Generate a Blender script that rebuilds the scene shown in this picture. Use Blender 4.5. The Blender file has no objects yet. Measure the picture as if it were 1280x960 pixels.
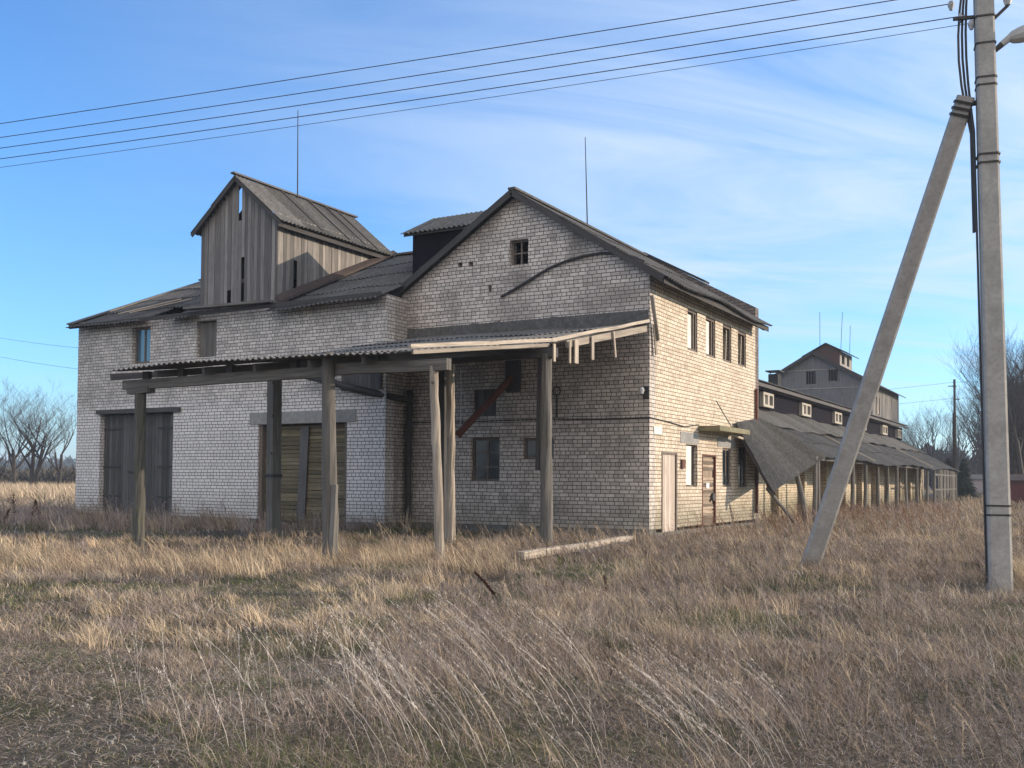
import bpy, math, random
import numpy as np
from mathutils import Vector, Matrix
random.seed(7); rng=np.random.default_rng(7)
R=math.radians
scene=bpy.context.scene
# ------------------------------------------------------------------ camera
CAM=(9.556,-23.35,1.40)
cd=bpy.data.cameras.new('camera'); cam=bpy.data.objects.new('camera',cd); scene.collection.objects.link(cam)
cd.sensor_width=36; cd.lens=1264/1280*36; cd.shift_y=80/1280; cd.clip_start=.05; cd.clip_end=3000
cam.matrix_world=Matrix.Translation(CAM)@Matrix.Rotation(R(30),4,'Z')@Matrix.Rotation(R(90)+math.atan(40/1264),4,'X')@Matrix.Rotation(.007,4,'Z')
scene.camera=cam
# ------------------------------------------------------------------ sky and sun
SUN_EL=R(17); SUN_AZ=R(54)          # clockwise from +Y
w=bpy.data.worlds.new('World'); scene.world=w; w.use_nodes=True
nt=w.node_tree; nt.nodes.clear(); L=nt.links.new
def N(t,**k):
    n=nt.nodes.new(t)
    for a,b in k.items(): setattr(n,a,b)
    return n
out=N('ShaderNodeOutputWorld'); bg=N('ShaderNodeBackground'); bg.inputs['Strength'].default_value=.15
sky=N('ShaderNodeTexSky'); sky.sky_type='NISHITA'; sky.sun_disc=False; sky.sun_elevation=SUN_EL; sky.sun_rotation=SUN_AZ
sky.air_density=1.0; sky.dust_density=.6; sky.ozone_density=2.2; sky.altitude=100
tc=N('ShaderNodeTexCoord'); sep=N('ShaderNodeSeparateXYZ'); L(tc.outputs['Generated'],sep.inputs[0])
def M(op,a,b=None,clamp=False):
    n=N('ShaderNodeMath',operation=op,use_clamp=clamp)
    for i,v in enumerate((a,b)):
        if v is None: continue
        if isinstance(v,(int,float)): n.inputs[i].default_value=v
        else: L(v,n.inputs[i])
    return n.outputs[0]
zc=M('MAXIMUM',M('ADD',sep.outputs[2],.10),.05)
px=M('DIVIDE',sep.outputs[0],zc); py=M('DIVIDE',sep.outputs[1],zc)
cmb=N('ShaderNodeCombineXYZ'); L(px,cmb.inputs[0]); L(py,cmb.inputs[1])
mp=N('ShaderNodeMapping',vector_type='TEXTURE'); mp.inputs['Rotation'].default_value=(0,0,R(44)); mp.inputs['Scale'].default_value=(1.9,.62,1)
L(cmb.outputs[0],mp.inputs[0])
n1=N('ShaderNodeTexNoise'); n1.inputs['Scale'].default_value=1.2; n1.inputs['Detail'].default_value=9; n1.inputs['Roughness'].default_value=.62; n1.inputs['Distortion'].default_value=1.1
L(mp.outputs[0],n1.inputs['Vector'])
n2=N('ShaderNodeTexNoise'); n2.inputs['Scale'].default_value=.55; n2.inputs['Detail'].default_value=3
L(cmb.outputs[0],n2.inputs['Vector'])
# the veil of cirrus lies towards the right of the view (towards +X) and thins out to the left
side=M('ADD',M('MULTIPLY',sep.outputs[0],.86),M('MULTIPLY',sep.outputs[1],.50))   # -0.45 left .. 0.45 right
side=M('ADD',M('MULTIPLY',side,1.6),.72,True)
c=M('ADD',M('MULTIPLY',n1.outputs['Fac'],1.5),M('MULTIPLY',n2.outputs['Fac'],1.0))
c=M('SUBTRACT',c,.84); c=M('MULTIPLY',c,1.6,True)
c=M('MULTIPLY',c,M('POWER',side,1.6))
elev=M('MULTIPLY',M('ADD',sep.outputs[2],.02),4.5,True)
elev=M('MAXIMUM',elev,.25)
c=M('MULTIPLY',c,elev)
beh=M('SUBTRACT',M('MULTIPLY',sep.outputs[0],.5),M('MULTIPLY',sep.outputs[1],.866))   # unseen bright cloud added behind the viewer to fill the shaded walls
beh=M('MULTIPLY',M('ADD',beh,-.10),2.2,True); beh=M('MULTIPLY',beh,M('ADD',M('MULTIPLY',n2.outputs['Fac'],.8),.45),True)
hz=M('SUBTRACT',1.0,M('MULTIPLY',sep.outputs[2],7.5),True)   # pale band on the horizon
hz=M('MULTIPLY',M('POWER',hz,2.0),.55)
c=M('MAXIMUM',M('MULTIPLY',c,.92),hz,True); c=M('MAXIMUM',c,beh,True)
mix=N('ShaderNodeMix',data_type='RGBA'); L(c,mix.inputs[0])
tint=N('ShaderNodeMix',data_type='RGBA',blend_type='MULTIPLY'); tint.inputs[0].default_value=1
L(sky.outputs[0],tint.inputs[6]); tint.inputs[7].default_value=(.54,.86,1.20,1)
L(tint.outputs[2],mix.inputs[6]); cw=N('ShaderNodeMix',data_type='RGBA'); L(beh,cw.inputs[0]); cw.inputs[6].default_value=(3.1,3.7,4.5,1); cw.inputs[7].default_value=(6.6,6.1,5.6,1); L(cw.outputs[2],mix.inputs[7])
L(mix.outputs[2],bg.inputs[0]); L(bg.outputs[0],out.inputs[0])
sd=bpy.data.lights.new('sun','SUN'); sd.energy=3.5; sd.angle=R(.5); sd.color=(1,.83,.64)
so=bpy.data.objects.new('sun',sd); scene.collection.objects.link(so)
sdir=Vector((math.sin(SUN_AZ)*math.cos(SUN_EL),math.cos(SUN_AZ)*math.cos(SUN_EL),math.sin(SUN_EL)))
so.rotation_euler=sdir.to_track_quat('Z','Y').to_euler()
vs=scene.view_settings; vs.view_transform='Standard'; vs.look='None'; vs.gamma=1; vs.use_curve_mapping=False; vs.exposure=.70

# ------------------------------------------------------------------ node material helpers
class G:
    def __init__(s,name):
        s.m=bpy.data.materials.new(name); s.m.use_nodes=True; s.nt=s.m.node_tree
        s.b=s.nt.nodes['Principled BSDF']; s.b.inputs['Specular IOR Level'].default_value=.25
    def n(s,t,**k):
        x=s.nt.nodes.new(t)
        for a,b in k.items(): setattr(x,a,b)
        return x
    def l(s,a,b): s.nt.links.new(a,b)
    def math(s,op,a,b=None,clamp=False):
        n=s.n('ShaderNodeMath',operation=op,use_clamp=clamp)
        for i,v in enumerate((a,b)):
            if v is None: continue
            if isinstance(v,(int,float)): n.inputs[i].default_value=v
            else: s.l(v,n.inputs[i])
        return n.outputs[0]
    def mix(s,f,a,b,bt='MIX'):
        n=s.n('ShaderNodeMix',data_type='RGBA',blend_type=bt)
        for i,v in ((0,f),(6,a),(7,b)):
            if isinstance(v,(int,float)): n.inputs[i].default_value=v
            elif isinstance(v,tuple): n.inputs[i].default_value=(*v,1)
            else: s.l(v,n.inputs[i])
        return n.outputs[2]
    def coord(s,kind='Object',scale=(1,1,1),rot=(0,0,0)):
        t=s.n('ShaderNodeTexCoord'); m=s.n('ShaderNodeMapping'); m.inputs['Scale'].default_value=scale; m.inputs['Rotation'].default_value=rot
        s.l(t.outputs[kind],m.inputs[0]); return m.outputs[0]
    def noise(s,vec,scale,detail=4,rough=.55,dist=0):
        n=s.n('ShaderNodeTexNoise'); n.inputs['Scale'].default_value=scale; n.inputs['Detail'].default_value=detail
        n.inputs['Roughness'].default_value=rough; n.inputs['Distortion'].default_value=dist
        s.l(vec,n.inputs['Vector']); return n.outputs['Fac']
    def ramp(s,fac,a,b):
        n=s.n('ShaderNodeMapRange'); n.inputs[1].default_value=a; n.inputs[2].default_value=b; s.l(fac,n.inputs[0]); return n.outputs[0]
    def attr(s,name='tint'):
        n=s.n('ShaderNodeAttribute',attribute_name=name); return n
    def bump(s,h,strength=.5,dist=.01):
        n=s.n('ShaderNodeBump'); n.inputs['Strength'].default_value=strength; n.inputs['Distance'].default_value=dist
        s.l(h,n.inputs['Height']); s.l(n.outputs[0],s.b.inputs['Normal'])
    def base(s,c,rough=.9):
        if isinstance(c,tuple): s.b.inputs['Base Color'].default_value=(*c,1)
        else: s.l(c,s.b.inputs['Base Color'])
        s.b.inputs['Roughness'].default_value=rough
        return s.m

def brick_mat(name,c1,c2,mortar,stain=.5,stain_col=(.10,.095,.09),seed=0,moss=0,lowlime=0,spots=()):
    g=G(name); uv=g.coord('UV')
    # slight wobble so courses are hand laid
    wn=g.n('ShaderNodeTexNoise'); wn.inputs['Scale'].default_value=1.3; g.l(uv,wn.inputs['Vector'])
    sub=g.n('ShaderNodeVectorMath',operation='MULTIPLY_ADD'); g.l(wn.outputs['Color'],sub.inputs[0]); sub.inputs[1].default_value=(.05,.02,0); g.l(uv,sub.inputs[2])
    bt=g.n('ShaderNodeTexBrick'); g.l(sub.outputs[0],bt.inputs['Vector'])
    bt.offset=.5; bt.offset_frequency=2; bt.squash=.52; bt.squash_frequency=3
    bt.inputs['Color1'].default_value=(*c1,1); bt.inputs['Color2'].default_value=(*c2,1); bt.inputs['Mortar'].default_value=(*mortar,1)
    bt.inputs['Scale'].default_value=1; bt.inputs['Brick Width'].default_value=.26; bt.inputs['Row Height'].default_value=.0985
    bt.inputs['Mortar Size'].default_value=.0095; bt.inputs['Mortar Smooth'].default_value=.25; bt.inputs['Bias'].default_value=-.1
    geo=g.n('ShaderNodeNewGeometry')
    pos=geo.outputs['Position']
    fine=g.noise(pos,14,6,.65); blotch=g.noise(pos,.55+.1*seed,7,.62,.4); blotch2=g.noise(pos,2.1,6,.6,.3)
    col=g.mix(g.ramp(fine,.35,.75),bt.outputs['Color'],g.mix(1.0,bt.outputs['Color'],(.72,.70,.68),'MULTIPLY'))
    st=g.ramp(blotch,.48,.70); st2=g.ramp(blotch2,.52,.72)
    f=g.math('MULTIPLY',g.math('ADD',g.math('MULTIPLY',st,.65),g.math('MULTIPLY',st2,.5)),stain,True)
    col=g.mix(f,col,stain_col)
    b2=g.n('ShaderNodeTexBrick'); g.l(sub.outputs[0],b2.inputs['Vector']); b2.offset=.5; b2.offset_frequency=2; b2.squash=.52; b2.squash_frequency=3
    for nm_ in ('Scale','Brick Width','Row Height','Mortar Size','Mortar Smooth'): b2.inputs[nm_].default_value=bt.inputs[nm_].default_value
    b2.inputs['Color1'].default_value=(0,0,0,1); b2.inputs['Color2'].default_value=(1,1,1,1); b2.inputs['Mortar'].default_value=(0,0,0,1); b2.inputs['Bias'].default_value=-.62
    col=g.mix(g.math('MULTIPLY',b2.outputs['Color'],1.0,True),col,tuple(v*.62 for v in c2))
    for (cx,cz,rx,rz,am) in spots:
        vs_=g.n('ShaderNodeSeparateXYZ'); g.l(pos,vs_.inputs[0])
        dx=g.math('DIVIDE',g.math('SUBTRACT',vs_.outputs[0],cx),rx); dz=g.math('DIVIDE',g.math('SUBTRACT',vs_.outputs[2],cz),rz)
        dd_=g.math('ADD',g.math('MULTIPLY',dx,dx),g.math('MULTIPLY',dz,dz))
        mk=g.math('SUBTRACT',1.5,g.math('ADD',dd_,g.math('MULTIPLY',blotch2,1.3)),True)
        col=g.mix(g.math('MULTIPLY',mk,am),col,stain_col)
    # drips running down the wall
    dv=g.n('ShaderNodeMapping'); dv.inputs['Scale'].default_value=(3.2,3.2,.22); g.l(pos,dv.inputs[0])
    drip=g.ramp(g.noise(dv.outputs[0],1.0,5,.6),.56,.75)
    col=g.mix(g.math('MULTIPLY',drip,.45*stain+.08),col,stain_col)
    if moss:
        sp=g.n('ShaderNodeSeparateXYZ'); g.l(pos,sp.inputs[0])
        low=g.math('SUBTRACT',1.0,g.math('MULTIPLY',g.math('ADD',sp.outputs[2],g.math('MULTIPLY',blotch2,-.9)),1.6),True)
        col=g.mix(g.math('MULTIPLY',low,moss),col,(.10,.10,.06))
    if lowlime:
        sp2=g.n('ShaderNodeSeparateXYZ'); g.l(pos,sp2.inputs[0])
        lw=g.math('SUBTRACT',4.6,g.math('ADD',sp2.outputs[2],g.math('MULTIPLY',blotch2,1.2)),False); lw=g.math('MULTIPLY',lw,1.6,True)
        lw=g.math('MULTIPLY',lw,g.math('SUBTRACT',1.0,bt.outputs['Fac']))
        col=g.mix(g.math('MULTIPLY',lw,lowlime),col,(.78,.75,.74))
    h=g.math('ADD',g.math('MULTIPLY',bt.outputs['Fac'],-1.0),g.math('MULTIPLY',fine,.35))
    g.bump(h,.8,.008)
    return g.base(col,.93)
M_BR_L=brick_mat('brick_white',(.76,.71,.66),(.56,.52,.48),(.11,.098,.088),.50,moss=.6,lowlime=.55)
M_BR_G=brick_mat('brick_grey',(.72,.65,.59),(.52,.465,.42),(.08,.07,.063),.66,(.15,.132,.118),seed=2,moss=.3,spots=((-3.75,6.75,.65,.45,.75),(-2.0,7.6,.45,.9,.8),(-3.9,5.95,1.0,.45,.6),(-.9,6.0,1.6,.45,.5),(-7.3,5.9,.35,1.2,.5),(-6.3,2.0,.9,1.6,.4)))
M_BR_F=brick_mat('brick_sooty',(.24,.20,.18),(.16,.135,.125),(.05,.045,.04),.5,seed=2)
M_BR_R=brick_mat('brick_sunlit',(.74,.65,.53),(.60,.505,.39),(.15,.11,.08),.38,(.22,.17,.12),seed=1,moss=.5)  # same brick as the front walls, warm sunlight put into its colour
M_BR_W=brick_mat('brick_wing',(.72,.62,.47),(.58,.48,.35),(.16,.12,.08),.40,(.20,.15,.10),seed=3,moss=.6)

def wood_mat(name,c1,c2,moss=0,cracks=1.0,red=None):
    g=G(name); uv=g.coord('UV',scale=(22,1.1,1)); t=g.attr()
    n1=g.noise(uv,1.0,7,.65,.3); uv2=g.coord('UV',scale=(60,.9,1)); n2=g.noise(uv2,1.0,5,.65,.6)
    pos=g.n('ShaderNodeNewGeometry').outputs['Position']; bl=g.noise(pos,1.7,5,.6)
    col=g.mix(g.ramp(n1,.3,.7),c1,c2)
    col=g.mix(g.math('MULTIPLY',g.ramp(n2,.55,.7),.75*cracks),col,(.025,.022,.02))
    col=g.mix(1.0,col,t.outputs['Color'],'MULTIPLY')
    col=g.mix(g.math('MULTIPLY',g.ramp(bl,.5,.75),.45),col,tuple(v*.45 for v in c1))
    if moss: col=g.mix(g.math('MULTIPLY',g.ramp(g.noise(pos,3.3,6,.65),.5,.68),moss),col,(.09,.11,.05))
    g.bump(g.math('ADD',n1,g.math('MULTIPLY',n2,-.8)),.8,.01)
    return g.base(col,.88)
M_WOOD=wood_mat('weathered_wood',(.215,.20,.18),(.10,.092,.083),moss=.15,cracks=1.35)
M_WOOD_G=wood_mat('grey_green_wood',(.14,.135,.12),(.065,.062,.055),moss=.35,cracks=1.35)
M_WOOD_D=wood_mat('dark_wood',(.135,.125,.12),(.075,.07,.068))
M_WOOD_L=wood_mat('pale_wood',(.44,.38,.31),(.25,.21,.17),cracks=1.3)
M_WOOD_BAND=wood_mat('tower_board',(.27,.25,.235),(.15,.14,.13))
M_WOOD_SUN=wood_mat('tower_side_board',(.27,.25,.225),(.15,.135,.12))  # copy of the tower board with a little sun warmth in its colour
M_WOOD_MOSS=wood_mat('mossy_wood',(.24,.195,.125),(.13,.105,.065),moss=.35)
M_DOOR_B=wood_mat('blue_grey_door_wood',(.125,.118,.115),(.07,.068,.07),moss=.15)
M_DOOR_P=wood_mat('pinkish_door_wood',(.60,.50,.42),(.45,.37,.31))
M_PURPLE=wood_mat('tarred_board',(.012,.010,.016),(.008,.007,.011),cracks=.6)
M_PURPLE.node_tree.nodes['Principled BSDF'].inputs['Specular IOR Level'].default_value=.05
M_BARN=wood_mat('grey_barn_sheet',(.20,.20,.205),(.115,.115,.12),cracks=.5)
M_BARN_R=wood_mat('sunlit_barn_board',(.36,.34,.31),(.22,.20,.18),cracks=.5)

def sheet_mat(name,c1,c2,moss=.5,mcol=(.16,.14,.085)):
    g=G(name); pos=g.n('ShaderNodeNewGeometry').outputs['Position']; t=g.attr()
    n1=g.noise(pos,9,8,.7); n2=g.noise(pos,1.4,6,.6); n3=g.noise(pos,28,3,.6)
    col=g.mix(g.ramp(n1,.35,.65),c1,c2)
    col=g.mix(1.0,col,t.outputs['Color'],'MULTIPLY')
    col=g.mix(g.math('MULTIPLY',g.ramp(n2,.48,.68),moss),col,mcol)
    col=g.mix(g.math('MULTIPLY',g.ramp(n3,.6,.72),.5),col,(.30,.29,.26))
    g.bump(n1,.6,.006); return g.base(col,.95)
M_ROOF=sheet_mat('asbestos_sheet',(.125,.12,.115),(.065,.062,.06),.45,(.07,.065,.05))
M_ROOF_L=sheet_mat('lichened_sheet',(.19,.18,.165),(.095,.09,.083),.5,(.11,.10,.07))
M_ROOF_C=sheet_mat('canopy_sheet',(.20,.195,.19),(.10,.098,.095),.5,(.08,.08,.06))
M_ROOF_M=sheet_mat('mossy_sheet',(.11,.108,.106),(.055,.054,.053),.22,(.12,.105,.06))

def plain(name,c,c2=None,rough=.85,scale=6,metal=0,bumpd=.004,det=6):
    g=G(name); pos=g.n('ShaderNodeNewGeometry').outputs['Position']
    c2=c2 or tuple(v*.6 for v in c)
    n=g.noise(pos,scale,det,.65); n2=g.noise(pos,scale*.18,4,.6)
    col=g.mix(g.ramp(n,.3,.7),c,c2); col=g.mix(g.math('MULTIPLY',g.ramp(n2,.45,.7),.5),col,tuple(v*.7 for v in c2))
    g.bump(n,.5,bumpd); g.b.inputs['Metallic'].default_value=metal
    return g.base(col,rough)
M_CONC=plain('concrete',(.33,.325,.31),(.22,.215,.205),scale=9)
M_CONC_P=plain('pole_concrete',(.42,.40,.37),(.30,.285,.265),scale=17,bumpd=.015,det=10)
M_CONC_MOSS=plain('mossy_concrete',(.25,.22,.15),(.15,.14,.08),scale=7)
M_PLINTH=plain('plinth_concrete',(.20,.19,.17),(.12,.115,.10),scale=5)
M_METAL=plain('dark_metal',(.06,.058,.056),(.035,.033,.032),rough=.6,scale=12)
M_RUST=plain('rusty_metal',(.16,.055,.035),(.09,.035,.025),rough=.75,scale=12)
M_RUSTG=plain('rusty_flashing',(.085,.06,.052),(.05,.04,.035),scale=8)
M_GALV=plain('lamp_grey',(.42,.42,.41),(.32,.32,.31),rough=.5,scale=10)
M_PORC=plain('porcelain',(.55,.55,.54),(.4,.4,.4),rough=.3,scale=10)
M_WIRE=plain('wire',(.06,.06,.065),rough=.5)
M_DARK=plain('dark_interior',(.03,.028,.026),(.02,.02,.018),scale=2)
M_FELT=plain('roofing_felt',(.06,.06,.06),(.035,.035,.035),scale=10)
M_WHITE=plain('white_paint',(.78,.77,.74),(.66,.65,.62),scale=10)
M_SIGN=plain('pale_sign',(.70,.76,.68),(.62,.68,.60),scale=30)
M_REDBOX=plain('faded_red',(.17,.075,.06),(.12,.06,.05),scale=12)
M_FRAME=plain('old_frame_paint',(.20,.165,.14),(.12,.10,.085),scale=14)
M_FRAME_W=plain('white_frame_paint',(.33,.29,.24),(.45,.42,.36),scale=14)
M_CURT=plain('curtain',(.75,.73,.68),(.6,.58,.54),scale=5)
M_BARK=plain('bark',(.075,.065,.055),(.05,.042,.036),scale=9)
M_BARK_D=plain('dark_bark',(.055,.046,.042),(.035,.03,.027),scale=9)
M_STONE=plain('pale_stone',(.50,.48,.43),(.35,.33,.30),scale=25)
M_BRICKP=plain('pilaster_brown',(.36,.24,.15),(.24,.15,.09),scale=10)
g=G('window_glass'); g.b.inputs['Base Color'].default_value=(.012,.022,.032,1); g.b.inputs['Roughness'].default_value=.12; g.b.inputs['Specular IOR Level'].default_value=.45; M_GLASS=g.m
pos=g.coord('Object'); g.bump(g.noise(pos,2.5,2),.25,.02)
g=G('blue_glass'); g.b.inputs['Base Color'].default_value=(.05,.11,.16,1); g.b.inputs['Roughness'].default_value=.12; g.b.inputs['Specular IOR Level'].default_value=1.0; M_GLASS_B=g.m

# ------------------------------------------------------------------ mesh builder
OFF={}
class MB:
    def __init__(s): s.v=[]; s.f=[]; s.uv=[]; s.t=[]
    def face(s,pts,uv=None,t=1.0):
        i=len(s.v); s.v+= [tuple(p) for p in pts]; s.f.append(tuple(range(i,i+len(pts)))); s.uv.append(uv); s.t.append(t)
    def hexa(s,P,t=1.0,uvl=None):
        # P: 8 points, 0-3 bottom loop ccw, 4-7 top loop; shared vertices
        i=len(s.v); s.v+=[tuple(p) for p in P]
        for q in ((0,3,2,1),(4,5,6,7),(0,1,5,4),(1,2,6,5),(2,3,7,6),(3,0,4,7)):
            s.f.append(tuple(i+k for k in q)); s.t.append(t)
            s.uv.append([uvl[k] for k in q] if uvl else None)
    def box(s,x0,x1,y0,y1,z0,z1,t=1.0):
        s.hexa([(x0,y0,z0),(x1,y0,z0),(x1,y1,z0),(x0,y1,z0),(x0,y0,z1),(x1,y0,z1),(x1,y1,z1),(x0,y1,z1)],t)
    def beam(s,p0,p1,w,h,up=(0,0,1),t=None,jit=0,seg=1,taper=1.0):
        """board from p0 to p1, w across, h along 'up'; grain UV runs along the length"""
        p0=Vector(p0); p1=Vector(p1); d=(p1-p0); Ln=d.length; d.normalize(); up=Vector(up)
        if abs(d.dot(up))>.98: up=Vector((0,1,0)) if abs(d.y)<.9 else Vector((1,0,0))
        a=d.cross(up).normalized(); b=a.cross(d).normalized()
        if t is None: t=random.uniform(.75,1.2)
        ou=random.random()*9; ov=random.random()*9
        rings=[]
        for k in range(seg+1):
            f=k/seg; c=p0+(p1-p0)*f
            if jit and 0<k<seg: c=c+a*random.uniform(-jit,jit)+b*random.uniform(-jit,jit)
            ww=w*(1+(taper-1)*f)*.5; hh=h*(1+(taper-1)*f)*.5
            i=len(s.v); s.v+=[tuple(c+a*x*ww+b*y*hh) for x,y in ((-1,-1),(1,-1),(1,1),(-1,1))]; rings.append(i)
        wl=[0,w,w+h,2*w+h,2*w+2*h]
        for k in range(seg):
            i,j=rings[k],rings[k+1]; v0=ov+Ln*k/seg; v1=ov+Ln*(k+1)/seg
            for q in range(4):
                q2=(q+1)%4
                s.f.append((i+q,i+q2,j+q2,j+q)); s.t.append(t)
                s.uv.append([(ou+wl[q],v0),(ou+wl[q+1],v0),(ou+wl[q+1],v1),(ou+wl[q],v1)])
        i=rings[0]; s.f.append((i+3,i+2,i+1,i)); s.t.append(t*.8); s.uv.append([(0,0),(.05,0),(.05,.05),(0,.05)])
        i=rings[-1]; s.f.append((i,i+1,i+2,i+3)); s.t.append(t*.8); s.uv.append([(0,0),(.05,0),(.05,.05),(0,.05)])
    def tube(s,pts,rad,n=8,t=1.0,cap=True,jit=0):
        pts=[Vector(p) for p in pts]
        if isinstance(rad,(int,float)): rad=[rad]*len(pts)
        prev=None; rings=[]; vv=0; ou=random.random()*5
        for k,p in enumerate(pts):
            d=(pts[min(k+1,len(pts)-1)]-pts[max(k-1,0)]).normalized()
            if prev is None:
                a=d.orthogonal().normalized()
            else: a=(prev-d*prev.dot(d)).normalized()
            prev=a; b=d.cross(a)
            if k: vv+=(pts[k]-pts[k-1]).length
            i=len(s.v); rings.append((i,vv))
            for q in range(n):
                th=2*math.pi*q/n; r=rad[k]*(1+random.uniform(-jit,jit))
                s.v.append(tuple(p+a*math.cos(th)*r+b*math.sin(th)*r))
        for k in range(len(pts)-1):
            (i,v0),(j,v1)=rings[k],rings[k+1]; c=2*math.pi*rad[k]
            for q in range(n):
                q2=(q+1)%n
                s.f.append((i+q,i+q2,j+q2,j+q)); s.t.append(t)
                s.uv.append([(ou+c*q/n,v0),(ou+c*(q+1)/n,v0),(ou+c*(q+1)/n,v1),(ou+c*q/n,v1)])
        if cap:
            s.f.append(tuple(rings[0][0]+q for q in reversed(range(n)))); s.t.append(t); s.uv.append(None)
            s.f.append(tuple(rings[-1][0]+q for q in range(n))); s.t.append(t); s.uv.append(None)
    def build(s,name,mat,parent=None,label=None,smooth=False):
        me=bpy.data.meshes.new(name)
        r=parent
        while r is not None and r.parent is not None: r=r.parent
        o3=OFF.get(r.name,(0,0,0)) if r is not None else (0,0,0)
        V=np.array(s.v,dtype=np.float64)-np.array(o3)
        me.from_pydata(V.tolist(),[],s.f); 
        uvl=me.uv_layers.new(name='UVMap'); ca=me.color_attributes.new('tint','FLOAT_COLOR','CORNER')
        W=s.v; uvs=[]; cols=[]
        for f,u,t in zip(s.f,s.uv,s.t):
            if u is None:
                a,b,c=(Vector(W[f[k]]) for k in (0,1,2)); nn=(b-a).cross(c-a)
                ax=max(range(3),key=lambda k:abs(nn[k]))
                u=[(W[k][1],W[k][2]) if ax==0 else (W[k][0],W[k][2]) if ax==1 else (W[k][0],W[k][1]) for k in f]
            for q in u: uvs+=[q[0],q[1]]
            tt=(t,t,t) if isinstance(t,(int,float)) else t
            for _ in f: cols+=[tt[0],tt[1],tt[2],1]
        me.uv_layers['UVMap'].data.foreach_set('uv',uvs); me.color_attributes['tint'].data.foreach_set('color',cols)
        if smooth: me.polygons.foreach_set('use_smooth',[True]*len(me.polygons))
        me.materials.append(mat); me.update()
        o=bpy.data.objects.new(name,me); scene.collection.objects.link(o)
        if parent is not None: o.parent=parent
        if label: o['label']=label
        return o
def build_each(mb,name,mat,parent=None,label=None,smooth=False):
    # every loose piece becomes a part of its own
    par=list(range(len(mb.v)))
    def fd(a):
        while par[a]!=a: par[a]=par[par[a]]; a=par[a]
        return a
    for f in mb.f:
        for k in f[1:]:
            a,b=fd(f[0]),fd(k)
            if a!=b: par[b]=a
    gr={}
    for i,f in enumerate(mb.f): gr.setdefault(fd(f[0]),[]).append(i)
    out_=[]
    for ids in gr.values():
        q=MB(); mp_={}
        for i in ids:
            ff=[]
            for k in mb.f[i]:
                if k not in mp_: mp_[k]=len(q.v); q.v.append(mb.v[k])
                ff.append(mp_[k])
            q.f.append(tuple(ff)); q.uv.append(mb.uv[i]); q.t.append(mb.t[i])
        out_.append(q.build(name,mat,parent,label,smooth))
    return out_
def tag(o,label=None,cat=None,group=None,kind=None):
    if label: o['label']=label
    if cat: o['category']=cat
    if group: o['group']=group
    if kind: o['kind']=kind
    return o
def thing(name,label,cat,loc,group=None):
    o=bpy.data.objects.new(name,None); scene.collection.objects.link(o); o.location=loc; o.empty_display_size=.3
    OFF[o.name]=tuple(loc); return tag(o,label,cat,group)
def single(mb,name,mat,label,cat,group=None,smooth=False):
    return tag(mb.build(name,mat,smooth=smooth),label,cat,group)

def wall(mb,axis,pos,thick,s0,s1,z0,top,openings=(),breaks=()):
    """wall slab in the plane axis=pos, going 'thick' behind it; top(s) gives its height"""
    ss=sorted(set([s0,s1]+[b for b in breaks if s0<b<s1]+[o[k] for o in openings for k in (0,1) if s0<o[k]<s1]))
    for a,b in zip(ss[:-1],ss[1:]):
        m=(a+b)/2; ints=sorted((o[2],o[3]) for o in openings if o[0]<m<o[1])
        z=z0; cells=[]
        for (p,q) in ints:
            if p>z: cells.append((z,p,None))
            z=max(z,q)
        cells.append((z,None,1))
        for (p,q,tp) in cells:
            za=q if tp is None else top(a); zb=q if tp is None else top(b)
            if axis=='y':
                y0,y1=pos,pos+thick
                mb.hexa([(a,y0,p),(b,y0,p),(b,y1,p),(a,y1,p),(a,y0,za),(b,y0,zb),(b,y1,zb),(a,y1,za)])
            else:
                x0,x1=sorted((pos,pos+thick))
                mb.hexa([(x0,a,p),(x1,a,p),(x1,b,p),(x0,b,p),(x0,a,za),(x1,a,za),(x1,b,zb),(x0,b,zb)])

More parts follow.
